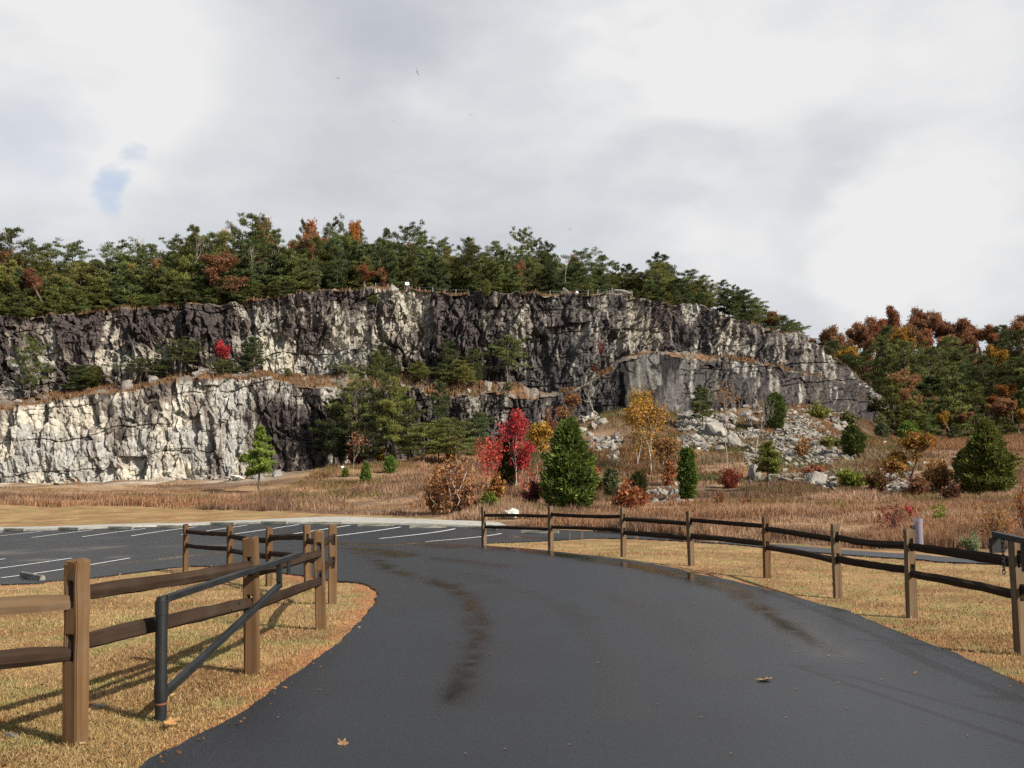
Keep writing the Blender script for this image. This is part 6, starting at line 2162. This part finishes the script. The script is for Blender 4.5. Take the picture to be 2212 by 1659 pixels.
# ------------------------------------------------------------------ wire fence and signs on the cliff top
root = link('wire_fence', None, None, top_pt(1000, 2.0))
tag(root, 'thin wire fence on pale metal posts along the cliff edge', 'fence')
us = [812, 838, 861, 884, 908, 935, 961, 987, 1012, 1038, 1064, 1090, 1115, 1138, 1164, 1190, 1216, 1242, 1268, 1294, 1322, 1346, 1372]
tops = []
org = root.location.copy()
for u in us:
    p = top_pt(u, 1.6 if u < 1000 else 2.6) - Vector((0, 0, .15))
    h = metres(14.0, p)
    bm = bmesh.new()
    bm_cyl(bm, p - org, p - org + Vector((0, 0, h)), .06, None, 6)
    bm_obj('post', bm, M_STEEL, root)
    tops.append((p - org, h))
for f in (.45, .92):
    bm = bmesh.new()
    for (a, ha), (b, hb) in zip(tops[:-1], tops[1:]):
        bm_bar(bm, a + Vector((0, 0, ha * f)), b + Vector((0, 0, hb * f)), .006)
    bm_obj('wire', bm, M_STEEL, root)
root = link('railing', None, None, top_pt(1340, 6))
tag(root, 'close-set grey metal railing on the brow beside the wood', 'fence')
org = root.location.copy()
tops = []
for k in range(12):
    u = 1312 + k * 5.2
    p = top_pt(u, 7 - k * .25)
    h = metres(15, p)
    bm = bmesh.new()
    bm_cyl(bm, p - org, p - org + Vector((0, 0, h)), .04, None, 6)
    bm_obj('post', bm, M_STEEL, root)
    tops.append(p - org + Vector((0, 0, h * .95)))
bm = bmesh.new()
for a, b in zip(tops[:-1], tops[1:]):
    bm_bar(bm, a, b, .014)
bm_obj('rail', bm, M_STEEL, root)


def small_sign(label, p, h, w, sh, mark):
    root = link('trail_sign', None, None, p)
    tag(root, label, 'sign')
    bm = bmesh.new()
    bm_cyl(bm, (0, 0, -.2), (0, 0, h), .04, None, 8)
    bm_obj('post', bm, M_STEEL, root)
    bm = bmesh.new()
    bm_box(bm, -w / 2, w / 2, -.06, -.042, h - sh * .9, h + sh * .1)
    bm_obj('panel', bm, M_SIGN, root)
    if mark:
        bm = bmesh.new()
        z = h - sh * .4
        bm_box(bm, -w * .16, w * .16, -.066, -.062, z + sh * .22, z + sh * .30)
        bm_box(bm, w * .06, w * .16, -.066, -.062, z - .0, z + sh * .215)
        bm_box(bm, -w * .16, w * .055, -.066, -.062, z - .0, z + sh * .07)
        bm_box(bm, -w * .16, -w * .06, -.066, -.062, z - sh * .26, z - .005)
        bm_box(bm, -w * .055, w * .16, -.066, -.062, z - sh * .26, z - sh * .18)
        bm_obj('symbol', bm, M_BLUE, root)


p = top_pt(880, 1.2) - Vector((0, 0, .1))
small_sign('small square white trail sign with a dark mark on the cliff edge', p, metres(14, p), metres(8.2, p), metres(6.4, p), True)
p = top_pt(1244, 4.5)
small_sign('plain white little sign on the bare brow', p, metres(9, p), metres(6, p), metres(5, p), False)
for (u, v, txt) in ((740, 1016, 'small white marker sign in the field below the pine clump'), (1510, 976, 'small white marker sign under the rubble heap'), (1912, 962, 'small white marker sign before the dark wood')):
    p = hit(u, v)
    small_sign(txt, p, metres(9, p), metres(6, p), metres(3.5, p), False)

# ------------------------------------------------------------------ birds
def vulture(label, u, v, Y, span, rot):
    root = link('vulture', None, None, P(u, v, Y), rot, (span / 1.7,) * 3)
    tag(root, label, 'bird', 'birds soaring over the cliff')
    g_ = np.linspace(-.85, .85, 15)
    A = Acc()
    tube(A, [(0, .34, .02), (0, .27, .02), (0, .12, 0), (0, -.12, 0), (0, -.28, 0)], [.015, .04, .085, .075, .03], 8)
    tube(A, [(0, -.25, 0), (0, -.36, 0), (0, -.46, 0)], [.045, .085, .10], 6)
    v_ = []
    for s in g_:
        t = abs(s) / .85
        z = .17 * t ** 1.3 + .01
        c0, c1 = .14 - .05 * t ** 2, -.16 + .10 * t ** 3
        v_ += [(s, c0, z), (s, (c0 + c1) / 2, z + .018), (s, c1, z), (s, (c0 + c1) / 2, z - .010)]
    q = []
    for i in range(14):
        for k in range(4):
            q.append((i * 4 + k, i * 4 + (k + 1) % 4, i * 4 + 4 + (k + 1) % 4, i * 4 + 4 + k))
    A.add(np.array(v_, float), np.array(q))
    for sd in (-1, 1):
        for f in range(5):
            a0 = np.array([sd * .83, .08 - .035 * f, .17])
            a1 = a0 + np.array([sd * (.17 - .018 * f), -.01 - .025 * f, .03])
            tube(A, [a0, (a0 + a1) / 2, a1], [.014, .016, .004], 4)
    link('body', A.mesh('body', M_BIRD, True), root)


vulture('largest dark soaring bird, banking high in the middle of the sky', 901, 156, 150, 1.25, (.3, 1.15, .5))
vulture('small soaring bird left of the largest one', 729, 169, 230, 1.25, (.1, .1, .2))
vulture('small pale-looking soaring bird below the largest one', 851, 262, 260, 1.1, (.2, -.2, .5))
vulture('small soaring bird right of and below the largest one', 1016, 248, 240, 1.1, (.2, .3, -.4))
vulture('lowest soaring bird just above the cliff-top pines', 1231, 495, 250, 1.1, (.1, -.3, .8))

# ------------------------------------------------------------------ fallen leaves
def leaf_mesh(seed, lobes, mat):
    g = np.random.default_rng(seed)
    n = 44
    t = np.linspace(0, 2 * math.pi, n, endpoint=False)
    r = .5 * (1 + .34 * np.cos(t * lobes) * (1 - .4 * np.cos(t)) + .05 * g.normal(size=n))
    x, y = r * np.cos(t) * 1.15, r * np.sin(t) * .8
    z = .20 * x ** 2 + .28 * y ** 2 + .05 * np.sin(x * 7 + seed) + .03
    top = [(0, 0, .03)] + list(zip(x, y, z))
    A = np.array(top)
    f = np.array([(0, 1 + i, 1 + (i + 1) % n) for i in range(n)])
    st = np.array([(.5, -.015, .1), (.5, .015, .1), (.95, .012, .16), (.95, -.012, .16)])
    return mesh_np('fallen_leaf', np.vstack([A, st]), [f, np.array([[n + 1, n + 2, n + 3, n + 4]])], mat)


LV = [leaf_mesh(1, 7, M_FLEAF), leaf_mesh(2, 5, M_FLEAF), leaf_mesh(3, 5, M_FLEAFO)]


def leaf(u, v, wpx, i, label, group=None, lift=.036, tilt=.25):
    p = hit(u, v)
    s = metres(wpx, p)
    o = link('fallen_leaf', LV[i], None, p + Vector((0, 0, lift)), (random.uniform(-tilt, tilt), random.uniform(-tilt, tilt), random.uniform(0, 6.28)), (s * .8, s * .8, s * .8))
    return tag(o, label, 'leaf', group)


leaf(1650, 1478, 36, 0, 'large tan curled leaf lying alone on the asphalt')
leaf(740, 1618, 30, 1, 'brown curled leaf on the asphalt near the bottom edge')
leaf(368, 1580, 34, 2, 'orange dead leaf in the grass at the gate post', lift=.06)
leaf(388, 1576, 30, 2, 'second orange leaf overlapping the one at the gate post', lift=.05)
leaf(1978, 1462, 13, 0, 'tan leaf on the asphalt far right', 'scattered leaves')
for (u, v) in ((1718, 1415), (1705, 1400), (1790, 1424), (1830, 1440), (1862, 1438), (1905, 1476), (1720, 1497), (1830, 1540), (1698, 1560), (1812, 1484), (600, 1560), (690, 1500), (1005, 1640), (1230, 1620), (1515, 1560), (1580, 1640), (1090, 1700 - 70), (870, 1475), (1290, 1440), (1990, 1580), (2090, 1600), (1420, 1530),
               (1060, 1420), (940, 1560), (1320, 1350), (1180, 1330), (1500, 1310)):
    leaf(u, v, random.uniform(5, 8.5), random.choice((0, 0, 1)), 'tiny tan leaf scrap scattered on the asphalt', 'leaf scraps on the drive', tilt=.1)
for (u, v) in ((2000, 1330), (1960, 1310), (2160, 1360), (2090, 1395), (1785, 1285), (2120, 1310)):
    leaf(u, v, 13, 0, 'brown leaf lying in the right verge grass', 'leaves in the right verge', lift=.05)
